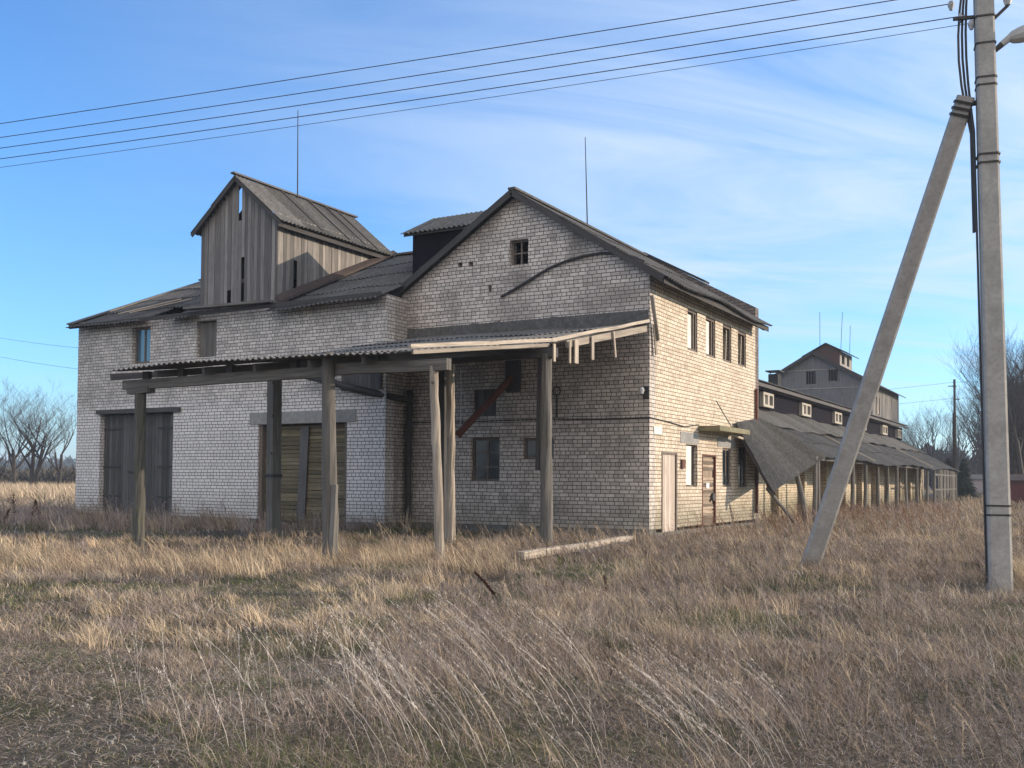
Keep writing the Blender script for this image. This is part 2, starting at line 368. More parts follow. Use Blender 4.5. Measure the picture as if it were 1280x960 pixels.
def corr(mb,O,S,T,ls,lt,wl=.17,amp=.024,sheet=1.65,sw=1.1,step=6,defo=None,skip=(),tv=(.8,1.18),th=.009,lap=.018,roll=0.0):
    """corrugated sheets laid in courses: S runs along the eave, T down the slope"""
    O=Vector(O); S=Vector(S).normalized(); T=Vector(T).normalized(); Nn=S.cross(T).normalized()
    if Nn.z<0: Nn=-Nn
    nc=max(1,round(lt/sheet)); nr=max(1,round(ls/sw)); dl=lt/nc; ds=ls/nr
    for c in range(nc):
        for r in range(nr):
            if (c,r) in skip: continue
            tb_=tn=random.uniform(*tv); off=c*0+random.uniform(-.006,.006); slip=random.uniform(-.02,.03); rot=random.uniform(-roll,roll)
            n=max(2,int(round(ds/wl))*step); a0=r*ds; t0=c*dl; t1=(c+1)*dl+.10
            rows=[(t0-.0+slip,-lap),(t1-.10+slip,lap*.5),((t1+slip) if c<nc-1 else t1-.04+slip,lap)]
            top=[];bot=[]
            for (tt,hh) in rows:
                for k in range(n+1):
                    ssv=a0+ds*k/n; h=amp*math.sin(2*math.pi*ssv/wl)+hh+off+.03
                    p=O+S*(ssv+rot*(tt-t0))+T*tt+Nn*h
                    if defo: p=defo(p,ssv,tt)
                    top.append(len(mb.v)); mb.v.append(tuple(p))
                for k in range(n+1):
                    q=Vector(mb.v[top[len(top)-(n+1)+k]])-Nn*th
                    bot.append(len(mb.v)); mb.v.append(tuple(q))
            m=n+1
            def q(f): mb.f.append(f); mb.t.append(tn); mb.uv.append(None)
            for j in range(2):
                for k in range(n):
                    tn=tb_*(.80 if math.sin(2*math.pi*(a0+ds*(k+.5)/n)/wl)<-.2 else 1.06)  # wave shading put into the tint: darker valleys, lighter crests
                    a=j*m+k; q((top[a],top[a+1],top[a+m+1],top[a+m])); q((bot[a],bot[a+m],bot[a+m+1],bot[a+1]))
            for k in range(n):
                a=2*m+k; q((top[a],top[a+1],bot[a+1],bot[a])); q((top[k+1],top[k],bot[k],bot[k+1]))
            for j in range(2):
                a=j*m; q((top[a],top[a+m],bot[a+m],bot[a])); a=j*m+n; q((top[a+m],top[a],bot[a],bot[a+m]))

# ------------------------------------------------------------------ ground
def vnoise(x,y,seed=0):
    x=np.asarray(x,float); y=np.asarray(y,float); r=np.random.default_rng(seed).random((256,256))
    xi=np.floor(x).astype(int); yi=np.floor(y).astype(int); fx=x-xi; fy=y-yi; fx=fx*fx*(3-2*fx); fy=fy*fy*(3-2*fy)
    g=lambda a,b:r[a%256,b%256]
    return (g(xi,yi)*(1-fx)+g(xi+1,yi)*fx)*(1-fy)+(g(xi,yi+1)*(1-fx)+g(xi+1,yi+1)*fx)*fy
def fbm(x,y,seed=0,o=4):
    s=0;a=.5;t=0
    for k in range(o): s=s+a*vnoise(x*2**k,y*2**k,seed+k); t+=a; a*=.5
    return s/t
def gz(x,y):
    d=np.hypot(np.asarray(x)-CAM[0],np.asarray(y)-CAM[1])
    return (fbm(np.asarray(x)*.35,np.asarray(y)*.35,3,4)-.5)*.28*np.clip(40/(d+20),0,1)*np.clip((60-d)/30,.1,1)
ax=np.concatenate([-np.geomspace(1500,45,26),np.linspace(-40,40,181),np.geomspace(45,1500,26)])
gx,gy=np.meshgrid(ax-2,ax-8,indexing='ij'); gzz=gz(gx,gy)
n=len(ax); V=np.stack([gx,gy,gzz],-1).reshape(-1,3)
idx=np.arange(n*n).reshape(n,n); F=np.stack([idx[:-1,:-1],idx[1:,:-1],idx[1:,1:],idx[:-1,1:]],-1).reshape(-1,4)
me=bpy.data.meshes.new('ground'); me.from_pydata(V.tolist(),[],F.tolist())
me.polygons.foreach_set('use_smooth',[True]*len(me.polygons))
g=G('dry_soil_and_moss'); pos=g.n('ShaderNodeNewGeometry').outputs['Position']
a=g.noise(pos,.45,7,.65,.3); b=g.noise(pos,3.5,8,.7); c_=g.noise(pos,40,5,.7)
lit=g.noise(pos,14,8,.75,.5)
col=g.mix(g.ramp(b,.3,.7),(.11,.088,.064),(.21,.17,.125)); col=g.mix(g.math('MULTIPLY',g.ramp(lit,.52,.66),.7),col,(.36,.30,.22))
col=g.mix(g.ramp(a,.50,.66),col,g.mix(g.ramp(b,.35,.65),(.075,.085,.035),(.13,.115,.07)))
col=g.mix(g.math('MULTIPLY',g.ramp(c_,.45,.75),.6),col,(.05,.042,.034))
g.bump(g.math('ADD',g.math('ADD',c_,b),lit),1.0,.06); g.base(col,1.0); me.materials.append(g.m)
ground=bpy.data.objects.new('ground',me); scene.collection.objects.link(ground); tag(ground,'flat dry meadow of brown soil and moss','ground',kind='structure')

# ------------------------------------------------------------------ MAIN BRICK BUILDING
RX=-3.85; RZ=9.12; SL=.63            # ridge of the gabled block
rooftop=lambda x: RZ-.10-SL*abs(x-RX)
B=thing('grain_warehouse','two storey pale brick warehouse with a gabled block and a boarded tower on its roof','building',(-8,4,0))
gable_open=[(-4.04,-3.47,7.15,7.84),(-5.24,-4.31,1.36,2.54),(-3.61,-2.67,1.95,2.52),(-5.15,-4.43,3.12,3.86),(-4.02,-3.69,3.85,4.70),(-5.70,-5.55,7.27,7.41),(-5.36,-5.20,7.26,7.40),(-4.70,-4.60,6.50,6.68)]
m=MB(); wall(m,'y',0,.38,-7.6,0,.18,rooftop,gable_open,(RX,)); m.build('wall',M_BR_G,B,'stained grey brick gable wall')
right_open=[(2.68,3.46,4.97,6.10),(4.18,5.00,4.97,6.10),(5.68,6.50,4.98,6.08),(7.15,7.98,5.0,6.08),(.81,1.86,.10,2.14),(2.58,3.48,1.25,2.40),(3.86,5.05,.12,2.16),(5.65,6.50,1.24,2.40),(7.2,8.1,1.22,2.5)]
m=MB(); wall(m,'x',0,-.38,.38,9.0,.18,lambda s:rooftop(0),right_open); m.build('wall',M_BR_R,B,'sunlit cream brick long wall')
m=MB(); wall(m,'y',9.0,.36,-7.6,0,.0,lambda x:RZ+.10-.555*abs(x-RX),(),(RX,)); m.build('firewall',M_BR_F,B,'brick parapet wall rising above the roof')
m=MB()
for (xa,xb) in ((-3.9,-1.7),):
    m.beam((xa,9.18,RZ+.16),(xb,9.18,RZ+.16-.555*(xb-RX)),.46,.07,t=1)
m.build('parapet_cap',M_FELT,B)
# left block
LZ=6.52
left_open=[(-17.77,-16.88,5.12,6.30),(-14.78,-13.90,5.15,6.28),(-19.25,-15.75,.05,3.50),(-12.10,-8.72,.12,3.0)]
m=MB(); wall(m,'y',-1.0,.38,-20.45,-7.38,.18,lambda x:LZ+.14*max(0,(-17-x)/3.4),left_open,(-17,)); m.build('wall',M_BR_L,B,'whitish brick front wall with two gateways')
m=MB(); m.box(-7.76,-7.38,-.62,-.0,.18,LZ); m.build('wall',M_BR_G,B)
ltop=lambda y: 6.6+.44*(y+1.0) if y<4.6 else 9.06-.44*(y-4.6)
m=MB(); wall(m,'x',-20.45,.38,-.62,10.2,.0,ltop,(),(4.6,)); wall(m,'y',10.2,-.36,-20.07,-7.6,0,lambda x:6.5); wall(m,'x',-7.6,.36,.38,9.0,0,lambda s:6.6); m.build('wall',M_BR_L,B)
# plinths
m=MB(); m.box(-20.5,-19.27,-1.05,-.62,-.3,.18); m.box(-15.73,-12.12,-1.05,-.62,-.3,.18); m.box(-8.70,-7.36,-1.05,-.60,-.3,.18)
m.box(-7.36,.03,-.04,.38,-.3,.178); m.box(-.36,.03,.38,9.0,-.3,.10); build_each(m,'plinth',M_PLINTH,B)
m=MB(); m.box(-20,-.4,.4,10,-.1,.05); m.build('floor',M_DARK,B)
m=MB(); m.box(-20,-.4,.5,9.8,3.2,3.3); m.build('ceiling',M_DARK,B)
# plinth rubble by the gate on the left
# gates
def gate(x0,x1,z0,z1,y,mat,horiz,label,lean=0):
    leafs=[]
    mid=(x0+x1)/2
    for k,(a,b) in enumerate(((x0,mid-.015),(mid+.015,x1))):
        m=MB()
        if horiz:
            z=z0
            while z<z1-.02:
                h=random.uniform(.10,.13); zt=min(z+h,z1)
                m.beam((a+random.uniform(0,.02),y,(z+zt)/2+random.uniform(-.006,.006)),(b-random.uniform(0,.02),y,(z+zt)/2+random.uniform(-.006,.006)),.045+random.uniform(-.012,.012),zt-z-.012,t=random.uniform(.55,1.25)); z=zt
        else:
            x=a
            while x<b-.02:
                wd=random.uniform(.11,.17); xe=min(x+wd,b); xc=(x+xe)/2
                m.beam((xc,y+random.uniform(-.008,.008),z0+random.uniform(-.05,.06)),(xc,y,z1),xe-x-.008,.04,up=(0,1,0),t=random.uniform(.6,1.25)); x=xe
        leaf=m.build('gate_leaf',mat,B,label); 
        if not horiz:
            h=MB()
            for zz in (z0+(z1-z0)*.22,z0+(z1-z0)*.50,z0+(z1-z0)*.86):
                xa,xb=(a,a+.85) if k==0 else (b-.85,b)
                h.box(xa,xb,y-.045,y-.03,zz-.03,zz+.03)
            h.box(mid-.5 if k==0 else mid,mid if k==0 else mid+.0001+.02,y-.06,y-.045,z0+1.55,z0+1.6)
            build_each(h,'hinge',M_METAL,leaf)
gate(-19.22,-15.78,.02,3.48,-.82,M_DOOR_B,False,'tall grey blue plank gate leaf')
gate(-12.02,-8.80,.15,2.98,-.78,M_WOOD_MOSS,True,'greenish horizontally boarded gate leaf')
m=MB(); m.box(-10.72,-10.16,-.90,-.84,.15,2.95); 
m2=MB(); m2.beam((-10.52,-.86,.2),(-10.40,-.86,2.93),.30,.03,up=(0,1,0),t=1.2); build_each(m2,'loose_board',M_DOOR_B,B)
m=MB(); 
m.box(-12.11,-11.98,-.95,-.66,.12,2.99); m.box(-8.84,-8.72,-.95,-.66,.12,2.99); m.box(-12.11,-8.72,-.66,-.64,.0,.3); m.build('gate_frame',M_FRAME,B)
m=MB(); m.box(-12.44,-8.40,-1.03,-.62,3.005,3.36); build_each(m,'lintel',M_CONC,B,'pale concrete lintel over the right gateway')
m=MB(); m.beam((-19.40,-1.02,3.57),(-15.42,-1.02,3.55),.10,.14,t=.8); build_each(m,'lintel',M_WOOD_D,B)
# rubble of sill planks at gates
# small openings
def window(axis,pos,s0,s1,z0,z1,frame_mat,glass,mull=(.5,),bars=(),fw=.06,depth=.14,label=None,open_side=1):
    m=MB(); q=(lambda a,b,c,d,y0,y1:m.box(a,b,y0,y1,c,d)) if axis=='y' else (lambda a,b,c,d,y0,y1:m.box(min(y0,y1),max(y0,y1),a,b,c,d))
    sg=1 if axis=='y' else -1
    y0=pos+sg*depth; y1=y0+sg*.06
    q(s0,s0+fw,z0,z1,y0,y1); q(s1-fw,s1,z0,z1,y0,y1); q(s0+fw,s1-fw,z0,z0+fw,y0,y1); q(s0+fw,s1-fw,z1-fw,z1,y0,y1)
    for f in mull:
        c=s0+(s1-s0)*f; q(c-fw*.4,c+fw*.4,z0+fw,z1-fw,y0+sg*.005,y1)
    for f in bars:
        c=z0+(z1-z0)*f; q(s0+fw,s1-fw,c-.018,c+.018,y0+sg*.012,y1-sg*.005)
    fr=m.build('window_frame',frame_mat,B,label)
    if glass is not None:
        p=MB(); yy=y0+sg*.03; eps=sg*.006
        if axis=='y': p.box(s0+fw,s1-fw,yy,yy+.006,z0+fw,z1-fw)
        else: p.box(yy-.006,yy,s0+fw,s1-fw,z0+fw,z1-fw)
        p.build('pane',glass,fr)
    return fr
window('y',-1.0,-17.77,-16.88,5.12,6.30,M_FRAME,M_GLASS_B,(.5,),(),.07,.16,'blue reflecting upper window')
window('y',0,-5.24,-4.31,1.36,2.54,M_FRAME,M_GLASS,(.52,),(.33,.66),.07,.12,'dark glazed ground floor window')
window('y',0,-3.61,-2.67,1.95,2.52,M_FRAME,M_GLASS,(.5,),(),.07,.12)
window('y',0,-4.04,-3.47,7.15,7.84,M_FRAME,None,(.5,),(.5,),.05,.14,'small window high in the gable without glass')
for i,(a,b,c,d,_k) in enumerate([(2.68,3.46,4.97,6.10,1),(4.18,5.00,4.97,6.10,1),(5.68,6.50,4.98,6.08,0),(7.15,7.98,5.0,6.08,0)]):
    fr=window('x',0,a,b,c,d,M_FRAME,None,() if i>1 else (.72,),(),.07,.03,'upper window with pale curtain' if i<2 else 'broken upper window')
    p=MB()
    if i==0: p.box(-.095,-.085,a+.12,a+.54,c+.08,d-.12)
    if i==1: p.box(-.095,-.085,a+.14,a+.50,c+.06,d-.1)
    if i>=2: p.beam((-.10,b-.30,c+.05),(-.10,b-.22,d-.1),.04,.05,t=1)
    p.build('curtain' if i<2 else 'broken_sash',M_CURT if i<2 else M_FRAME_W,fr)
# boarded openings
def planks_y(mb,x0,x1,z0,z1,y,w=.13):
    x=x0
    while x<x1-.02:
        xe=min(x+random.uniform(w*.8,w*1.25),x1); mb.beam(((x+xe)/2,y,z0),((x+xe)/2,y,z1),xe-x-.006,.03,up=(0,1,0),t=random.uniform(.7,1.25)); x=xe
m=MB(); planks_y(m,-14.74,-13.93,5.18,6.24,-.88); m.build('hatch_shutter',M_WOOD,B,'grey plank shutter below the tower')
m=MB(); planks_y(m,-5.15,-4.43,3.12,3.86,.08); m.build('hatch_shutter',M_WOOD_D,B)
m=MB(); planks_y(m,-8.9,-7.5,3.88,4.75,-1.05); m.build('hatch_shutter',M_WOOD_D,B,'dark plank panel under the timber canopy')
# right wall, ground floor
m=MB()
for k in range(6): 
    y=.88+k*.145; m.beam((-.02,y+.07,.10),(-.02,y+.07,2.08),.135,.04,up=(1,0,0),t=random.uniform(.85,1.15))
dr=m.build('door',M_DOOR_P,B,'pale pinkish plank door')
m=MB(); m.box(-.12,.015,.81,.87,.10,2.14); m.box(-.12,.03,1.78,1.86,.10,2.14); m.box(-.12,.015,.87,1.78,2.08,2.14); m.build('door_frame',M_FRAME,dr)
for (a,b,c,d) in ((5.65,6.50,1.24,2.40),(7.2,8.1,1.22,2.5)):
    fr=window('x',0,a,b,c,d,M_FRAME,M_GLASS,(.55,),(),.07,.05,'dark ground floor side window')
m=MB(); m.box(-.10,-.05,2.64,3.12,1.30,2.36); m.build('window_board',M_CURT,B,'pale board covering part of a window')
m=MB(); m.box(-.16,-.10,2.58,2.64,1.25,2.40); m.box(-.16,-.10,3.42,3.48,1.25,2.40); m.box(-.16,-.10,2.64,3.42,1.25,1.30); m.box(-.16,-.10,2.64,3.42,2.35,2.40); m.build('window_frame',M_FRAME,B)
m=MB()
z=.14
while z<2.1:
    if random.random()>.08: m.beam((-.06,3.95+random.uniform(0,.05),z+.04),(-.06,4.98,z+.04+random.uniform(-.02,.02)),.03,.075,t=random.choice([.5,.8,1.1,1.4]))
    z+=.092
m.box(-.10,-.07,3.90,5.0,.15,2.1)
dr=m.build('door',wood_mat('patched_door_wood',(.42,.34,.26),(.20,.14,.10),cracks=1.5),B,'shabby brown slatted door with peeling patches')
m=MB(); m.box(-.12,.01,3.86,3.92,.12,2.16); m.box(-.12,.01,4.99,5.05,.12,2.16); m.box(-.12,.01,3.92,4.99,2.12,2.16); m.build('door_frame',M_RUST,dr)
m=MB(); m.box(-.04,-.025,4.3,4.55,1.2,1.36); m.build('notice',M_WHITE,dr)
m=MB(); m.tube([(-.02,4.82,.95),(.03,4.82,.95)],.12,10); m.build('lock_plate',M_METAL,dr)
m=MB(); m.box(.0,.62,3.56,6.35,2.80,2.94); sl=m.build('entrance_slab',M_CONC_MOSS,B,'mossy concrete slab over the side door')
m=MB(); m.tube([(.5,5.0,2.94),(.02,5.0,3.75)],.015,6); m.build('tie_rod',M_METAL,sl)
m=MB(); m.box(-.01,.012,2.15,3.56,2.42,2.72); m.box(-.01,.012,5.2,6.9,2.42,2.70); build_each(m,'lintel',M_CONC,B)
m=MB(); m.tube([(.06,8.92,.4),(.06,8.92,4.4)],.05,8); m.build('downpipe',M_RUST,B,'rusty brown downpipe')
m=MB(); m.tube([(-7.20,-.14,0),(-7.22,-.14,2.0),(-7.18,-.14,3.9)],.085,8); m.build('downpipe',M_METAL,B)
m=MB(); m.tube([(-10.2,-1.25,4.35),(-9.2,-1.25,4.15),(-8.3,-1.2,3.9),(-7.4,-.9,3.7),(-7.1,-.2,3.62)],[.07,.10,.11,.10,.09],8); m.build('bent_gutter',M_METAL,B,'dark sagging gutter under the timber canopy')
# chute and hanging wire
m=MB(); m.tube([(-3.86,-.1,4.15),(-5.02,-.9,2.62)],.095,12); m.tube([(-5.02,-.9,2.62),(-5.06,-.93,2.56)],.115,12)
ch=m.build('grain_chute',M_RUST,B,'rusty red pipe slanting down from a wall opening',smooth=False)
m=MB(); m.box(-4.05,-3.66,-.18,.02,3.75,4.72); m.build('chute_box',M_METAL,ch)
m=MB(); m.tube([(-5.0,-.9,4.35),(-4.98,-.88,3.6),(-5.0,-.9,2.7)],.012,6); m.build('pull_wire',M_PORC,ch)
# felt flashing above the canopy, rope on the gable, pipe stub
m=MB()
for k in range(24):
    xa=-7.36+k*.305; m.hexa([(xa,-.05,5.28),(xa+.305,-.05,5.28),(xa+.305,-.003,5.28),(xa,-.003,5.28),(xa,-.03,5.62+random.uniform(-.05,.07)),(xa+.305,-.03,5.62+random.uniform(-.05,.07)),(xa+.305,-.003,5.66),(xa,-.003,5.66)])
m.build('flashing',M_ROOF,B,'dark ragged flashing above the timber canopy')
pts=[(-4.27,6.33),(-3.9,6.48),(-3.47,6.67),(-3.1,6.84),(-2.75,6.98),(-2.3,7.10),(-1.82,7.18),(-1.3,7.20),(-.81,7.13),(-.4,7.0),(-.12,6.85)]
m=MB(); m.tube([(x,-.05,z) for x,z in pts],.035,8); m.build('bent_cable',M_METAL,B,'thick dark cable bowed across the gable')
m=MB(); m.tube([(-2.56,-.04,3.03),(-2.57,-.04,3.62)],.025,6); m.tube([(-2.57+.11*math.cos(a/8*6.283),-.04,3.72+.11*math.sin(a/8*6.283)) for a in range(9)],.02,6); m.build('wall_bracket',M_METAL,B)
m=MB(); pts=[(-7.2,-.02,3.0),(-5.2,-.02,2.985),(-3,-.02,3.0),(-1.2,-.02,2.96),(.02,-.02,2.97),(.02,1.2,2.93),(.02,2.4,2.86),(.02,3.5,2.97)]; m.tube(pts,.016,6); m.build('wall_cable',M_METAL,B)
m=MB(); m.box(.0,.02,.27,.80,2.58,2.76)
single(m,'wall_sign',M_SIGN,'small pale green sign near the corner on the sunlit brick wall','sign')
m=MB(); m.box(.0,.06,2.16,2.40,1.74,1.98); single(m,'meter_box',M_REDBOX,'small faded red box beside the pinkish plank door','box')
wl=thing('wall_lamp','small broken lamp on a bracket at the corner of the brick gable','lamp',(-.1,0,3.6))
m=MB(); m.tube([(-.08,-.01,3.62),(-.12,-.22,3.66)],.02,6); build_each(m,'bracket',M_METAL,wl)
m=MB(); m.box(-.16,-.0,-.04,-.005,3.45,3.75); m.build('base_box',M_METAL,wl)
m=MB(); m.tube([(-.12,-.20,3.70),(-.12,-.22,3.64),(-.12,-.24,3.54)],[.04,.07,.05],10); m.build('lamp_head',M_PORC,wl)
# --- main roof

m=MB()
OV=.50; half=3.85+OV; lslope=half*math.sqrt(1+SL*SL)
T1=Vector((1,0,-SL)).normalized(); T2=Vector((-1,0,-SL)).normalized()
sag=lambda p,s,t:(p+Vector((0,0,-.05*math.sin(s*1.1)*min(1,t/3))))
corr(m,(RX,-.28,RZ),(0,1,0),T1,9.25,lslope,defo=sag)
m2=MB(); corr(m2,(RX,-.28,RZ),(0,1,0),T2,9.25,lslope-.1)
m.build('roof',M_ROOF,B,'dark corrugated roof slope over the gabled block'); m2.build('roof',M_ROOF,B)
m=MB()
for sgn,T in ((1,T1),(-1,T2)):
    e=Vector((RX,0,RZ-.06))+T*(lslope-.05)
    m.beam((RX,-.26,RZ-.06),(e.x,-.26,e.z),.04,.17,t=.6)
    m.beam((e.x-.02*sgn,-.2,e.z-.02),(e.x-.02*sgn,8.95,e.z-.02),.035,.15,t=.7)
build_each(m,'barge_board',M_WOOD_D,B)
m=MB()
for k in range(11):
    y=.1+k*.86; e=Vector((RX,y,RZ-.14))+T1*(lslope-.12); s0=Vector((RX,y,RZ-.14))+T1*3.6
    m.beam(s0,e,.07,.13,t=.7)
build_each(m,'rafter',M_WOOD_D,B)
m=MB(); m.beam((RX,-.26,RZ+.05),(RX,9.0,RZ+.05),.22,.06,t=.9); m.build('ridge_cap',M_ROOF,B)
# --- left block roof
LS=.44; LT=Vector((0,-1,-LS)).normalized(); LTB=Vector((0,1,-LS)).normalized(); RY=4.6; RLZ=9.06
ll=(RY+1.42)*math.sqrt(1+LS*LS)
def dsag(p,s,t): return p+Vector((0,0,-.13*math.exp(-((s-9)/4.5)**2)*t/6+.02*math.sin(s*2.3)))
m=MB(); corr(m,(-20.46,RY,RLZ),(1,0,0),LT,5.86,ll,defo=dsag,skip={(3,3)},roll=.01)
corr(m,(-14.60,RY,RLZ),(1,0,0),LT,3.18,ll*.12)
corr(m,(-11.42,RY,RLZ),(1,0,0),LT,4.10,ll,defo=lambda p,s,t:dsag(p,s+9.3,t),roll=.01)
m.build('roof',M_ROOF,B,'dark corrugated roof slope beside the boarded tower')
m=MB(); corr(m,(-7.32,RY,RLZ),(1,0,0),LT,3.0,4.3); corr(m,(-20.75,RY,RLZ),(1,0,0),LTB,16.4,ll); m.build('roof',M_ROOF,B)
m=MB(); m.beam((-20.44,-1.36,6.46),(-7.3,-1.36,6.46),.04,.13,t=.6); m.beam((-20.46,-1.36,6.50),(-20.46,RY,9.0),.06,.16,t=.7); build_each(m,'fascia',M_WOOD_D,B)
m=MB(); m.beam((-20.7,RY,RLZ+.06),(-4.6,RY,RLZ+.06),.24,.06,t=.9)
for x in (-20.44,): m.beam((x,-1.4,6.56),(x,RY,RLZ+.03),.22,.05,t=1.2)
m.build('ridge_cap',M_ROOF_L,B,'lichen covered ridge and verge capping')
m=MB()
for a,b,w_ in (((-18.55,-.9,6.83),(-17.1,.45,7.42),.13),((-18.2,-.75,6.86),(-16.3,.2,7.32),.10),((-15.9,.9,7.6),(-15.3,1.0,7.66),.12)):
    m.beam(a,b,w_,.03,t=1.6)
build_each(m,'loose_batten',M_WOOD_L,B,'bare pale battens where roof sheets are gone')
m=MB(); m.hexa([(-11.36,-1.15,6.62),(-11.16,-1.15,6.55),(-11.16,RY,9.14),(-11.36,RY,9.20),(-11.36,-1.15,6.80),(-11.18,-1.15,6.64),(-11.18,RY,9.18),(-11.36,RY,9.30)]); m.build('flashing',M_RUSTG,B,'rusty brown flashing along the tower')
m=MB(); m.beam((-14.75,-1.42,6.62),(-11.2,-1.42,6.56),.34,.07,t=1.1); m.build('sill_board',M_WOOD,B)
# --- boarded tower
TX0,TX1,TY0,TY1=-14.62,-11.45,-1.0,4.35; TR=-13.03; TSL=.86
ttop=lambda x:10.60-TSL*abs(x-TR)-.06
def plank_v(mb,x,wd,z0,z1,axis,pos,t=None):
    j=random.uniform(-.012,.012)
    if axis=='y': mb.beam((x+wd/2,pos+j,z0),(x+wd/2+random.uniform(-.01,.01),pos+random.uniform(-.01,.01),z1),wd-.009,.025,up=(0,1,0),t=t)
    else: mb.beam((pos+j,x+wd/2,z0),(pos+random.uniform(-.01,.01),x+wd/2+random.uniform(-.01,.01),z1),wd-.009,.025,up=(1,0,0),t=t)
m=MB(); x=TX0
while x<TX1-.03:
    wd=min(random.uniform(.11,.17),TX1-x); xc=x+wd/2; z0=6.62; z1=ttop(xc)
    t=random.choice([.6,.75,.9,1.0,1.1,1.3])
    if abs(xc+13.0)<.10:                 # long missing board under the apex
        plank_v(m,x,wd,6.62,9.25,'y',TY0,t); plank_v(m,x,wd,10.33,z1,'y',TY0,t)
    elif -12.98<xc<-12.72:
        plank_v(m,x,wd,8.12,z1,'y',TY0,t); plank_v(m,x,wd,6.62,6.70,'y',TY0,t)
        if xc>-12.86: plank_v(m,x+.02,wd,6.65,8.12,'y',TY0+.12,.8)
    elif -13.52<xc<-13.38: plank_v(m,x,wd,7.15,z1,'y',TY0,t)
    else: plank_v(m,x,wd,z0+random.uniform(-.03,.03),z1-random.uniform(-.02,.03),'y',TY0,t)
    x+=wd
tw=m.build('tower_front',M_WOOD_BAND,B,'grey upright boards with missing planks on the tower front')
m=MB(); y=TY0+.02
while y<TY1-.03:
    wd=min(random.uniform(.11,.17),TY1-y); zb=6.55+LS*(y+1)
    if abs(y+wd/2+.22)<.075: plank_v(m,y,wd,8.02,9.30,'x',TX1,random.uniform(.9,1.1))
    else: plank_v(m,y,wd,zb,9.30,'x',TX1,random.choice([.6,.8,.95,1.05,1.2,1.4]))
    y+=wd
m.build('tower_side',M_WOOD_SUN,B,'sunlit upright boards on the tower side')
m=MB(); y=TY0+.02
while y<TY1-.03:
    plank_v(m,y,.15,6.5+LS*(y+1),9.25,'x',TX0,1); y+=.15
x=TX0
while x<TX1-.03: plank_v(m,x,.15,8.6,ttop(x+.07),'y',TY1,1); x+=.15
m.build('tower_back',M_WOOD_D,B)
m=MB()
for z in (7.4,8.3,9.2): m.beam((TX0+.1,TY0+.09,z),(TX1-.1,TY0+.09,z),.1,.12,t=.7)
m.beam((TX1-.08,TY0+.1,6.6),(TX1-.08,TY0+.1,9.3),.12,.12,t=.7); m.beam((TX0+.08,TY0+.1,6.6),(TX0+.08,TY0+.1,9.3),.12,.12,t=.7); build_each(m,'tower_frame',M_WOOD_D,B)
m=MB(); th_=1.90*math.sqrt(1+TSL**2)
TT1=Vector((1,0,-TSL)).normalized(); TT2=Vector((-1,0,-TSL)).normalized()
corr(m,(TR,TY0-.22,10.60),(0,1,0),TT1,5.75,th_-.08,sheet=2.5,roll=.012,tv=(.65,1.25)); a1=m.build('roof',M_ROOF_L,B,'lichen brown corrugated roof of the tower')
m=MB(); corr(m,(TR,TY0-.22,10.60),(0,1,0),TT2,5.75,th_-.14,sheet=1.3,sw=.575,skip={(0,1),(0,4)}); m.build('roof',M_ROOF,B)
m=MB(); m.beam((TR,TY0-.20,10.52),(TR+1.85,TY0-.20,10.52-1.85*TSL),.03,.12,t=.6); m.beam((TR,TY0-.20,10.52),(TR-1.82,TY0-.20,10.52-1.82*TSL),.03,.12,t=.6)
m.beam((TR+1.78,TY0-.20,10.44-1.8*TSL),(TR+1.78,TY1+.25,10.44-1.8*TSL),.05,.12,t=.6); m.beam((TR,TY0-.3,10.66),(TR,TY1+.28,10.66),.16,.05,t=1.2)
build_each(m,'barge_board',M_WOOD_D,B)
m=MB()
for k,yy in enumerate((.75,2.05,2.9,3.5)): 
    p0=Vector((TR,yy,10.68)); m.beam(p0+TT1*.12,p0+TT1*(th_-.1),.05,.04,t=.8)
build_each(m,'roof_batten',M_WOOD_D,B)
# --- dormer on the left slope
m=MB(); wall(m,'y',1.2,.08,-8.1,-4.9,6.9,lambda x:8.86); wall(m,'x',-8.1,.08,1.28,4.0,6.9,lambda y:8.86+.5*min(y-1.2,4.0-y)*1.0,(),(2.6,)); m.build('dormer',M_PURPLE,B,'dark tarred dormer box on the roof')
m=MB(); dt=Vector((0,-1,-.52)).normalized(); corr(m,(-8.32,2.6,9.55),(1,0,0),dt,3.3,1.85,sheet=2)
dt=Vector((0,1,-.52)).normalized(); corr(m,(-8.32,2.6,9.55),(1,0,0),dt,3.3,1.85,sheet=2); m.build('dormer_roof',M_ROOF_L,B)
m=MB(); m.beam((-8.28,1.0,8.70),(-5.1,1.0,8.70),.04,.12,t=1); m.build('dormer_fascia',M_WOOD_D,B)
m=MB(); m.tube([(-12.95,1.5,10.5),(-12.95,1.46,13.45)],[.022,.012],6); build_each(m,'lightning_rod',M_METAL,B,'thin rod above the boarded tower')
m=MB(); m.tube([(-3.85,4.4,9.0),(-3.87,4.25,11.9)],[.022,.012],6); build_each(m,'lightning_rod',M_METAL,B,'thin rod above the gable ridge')

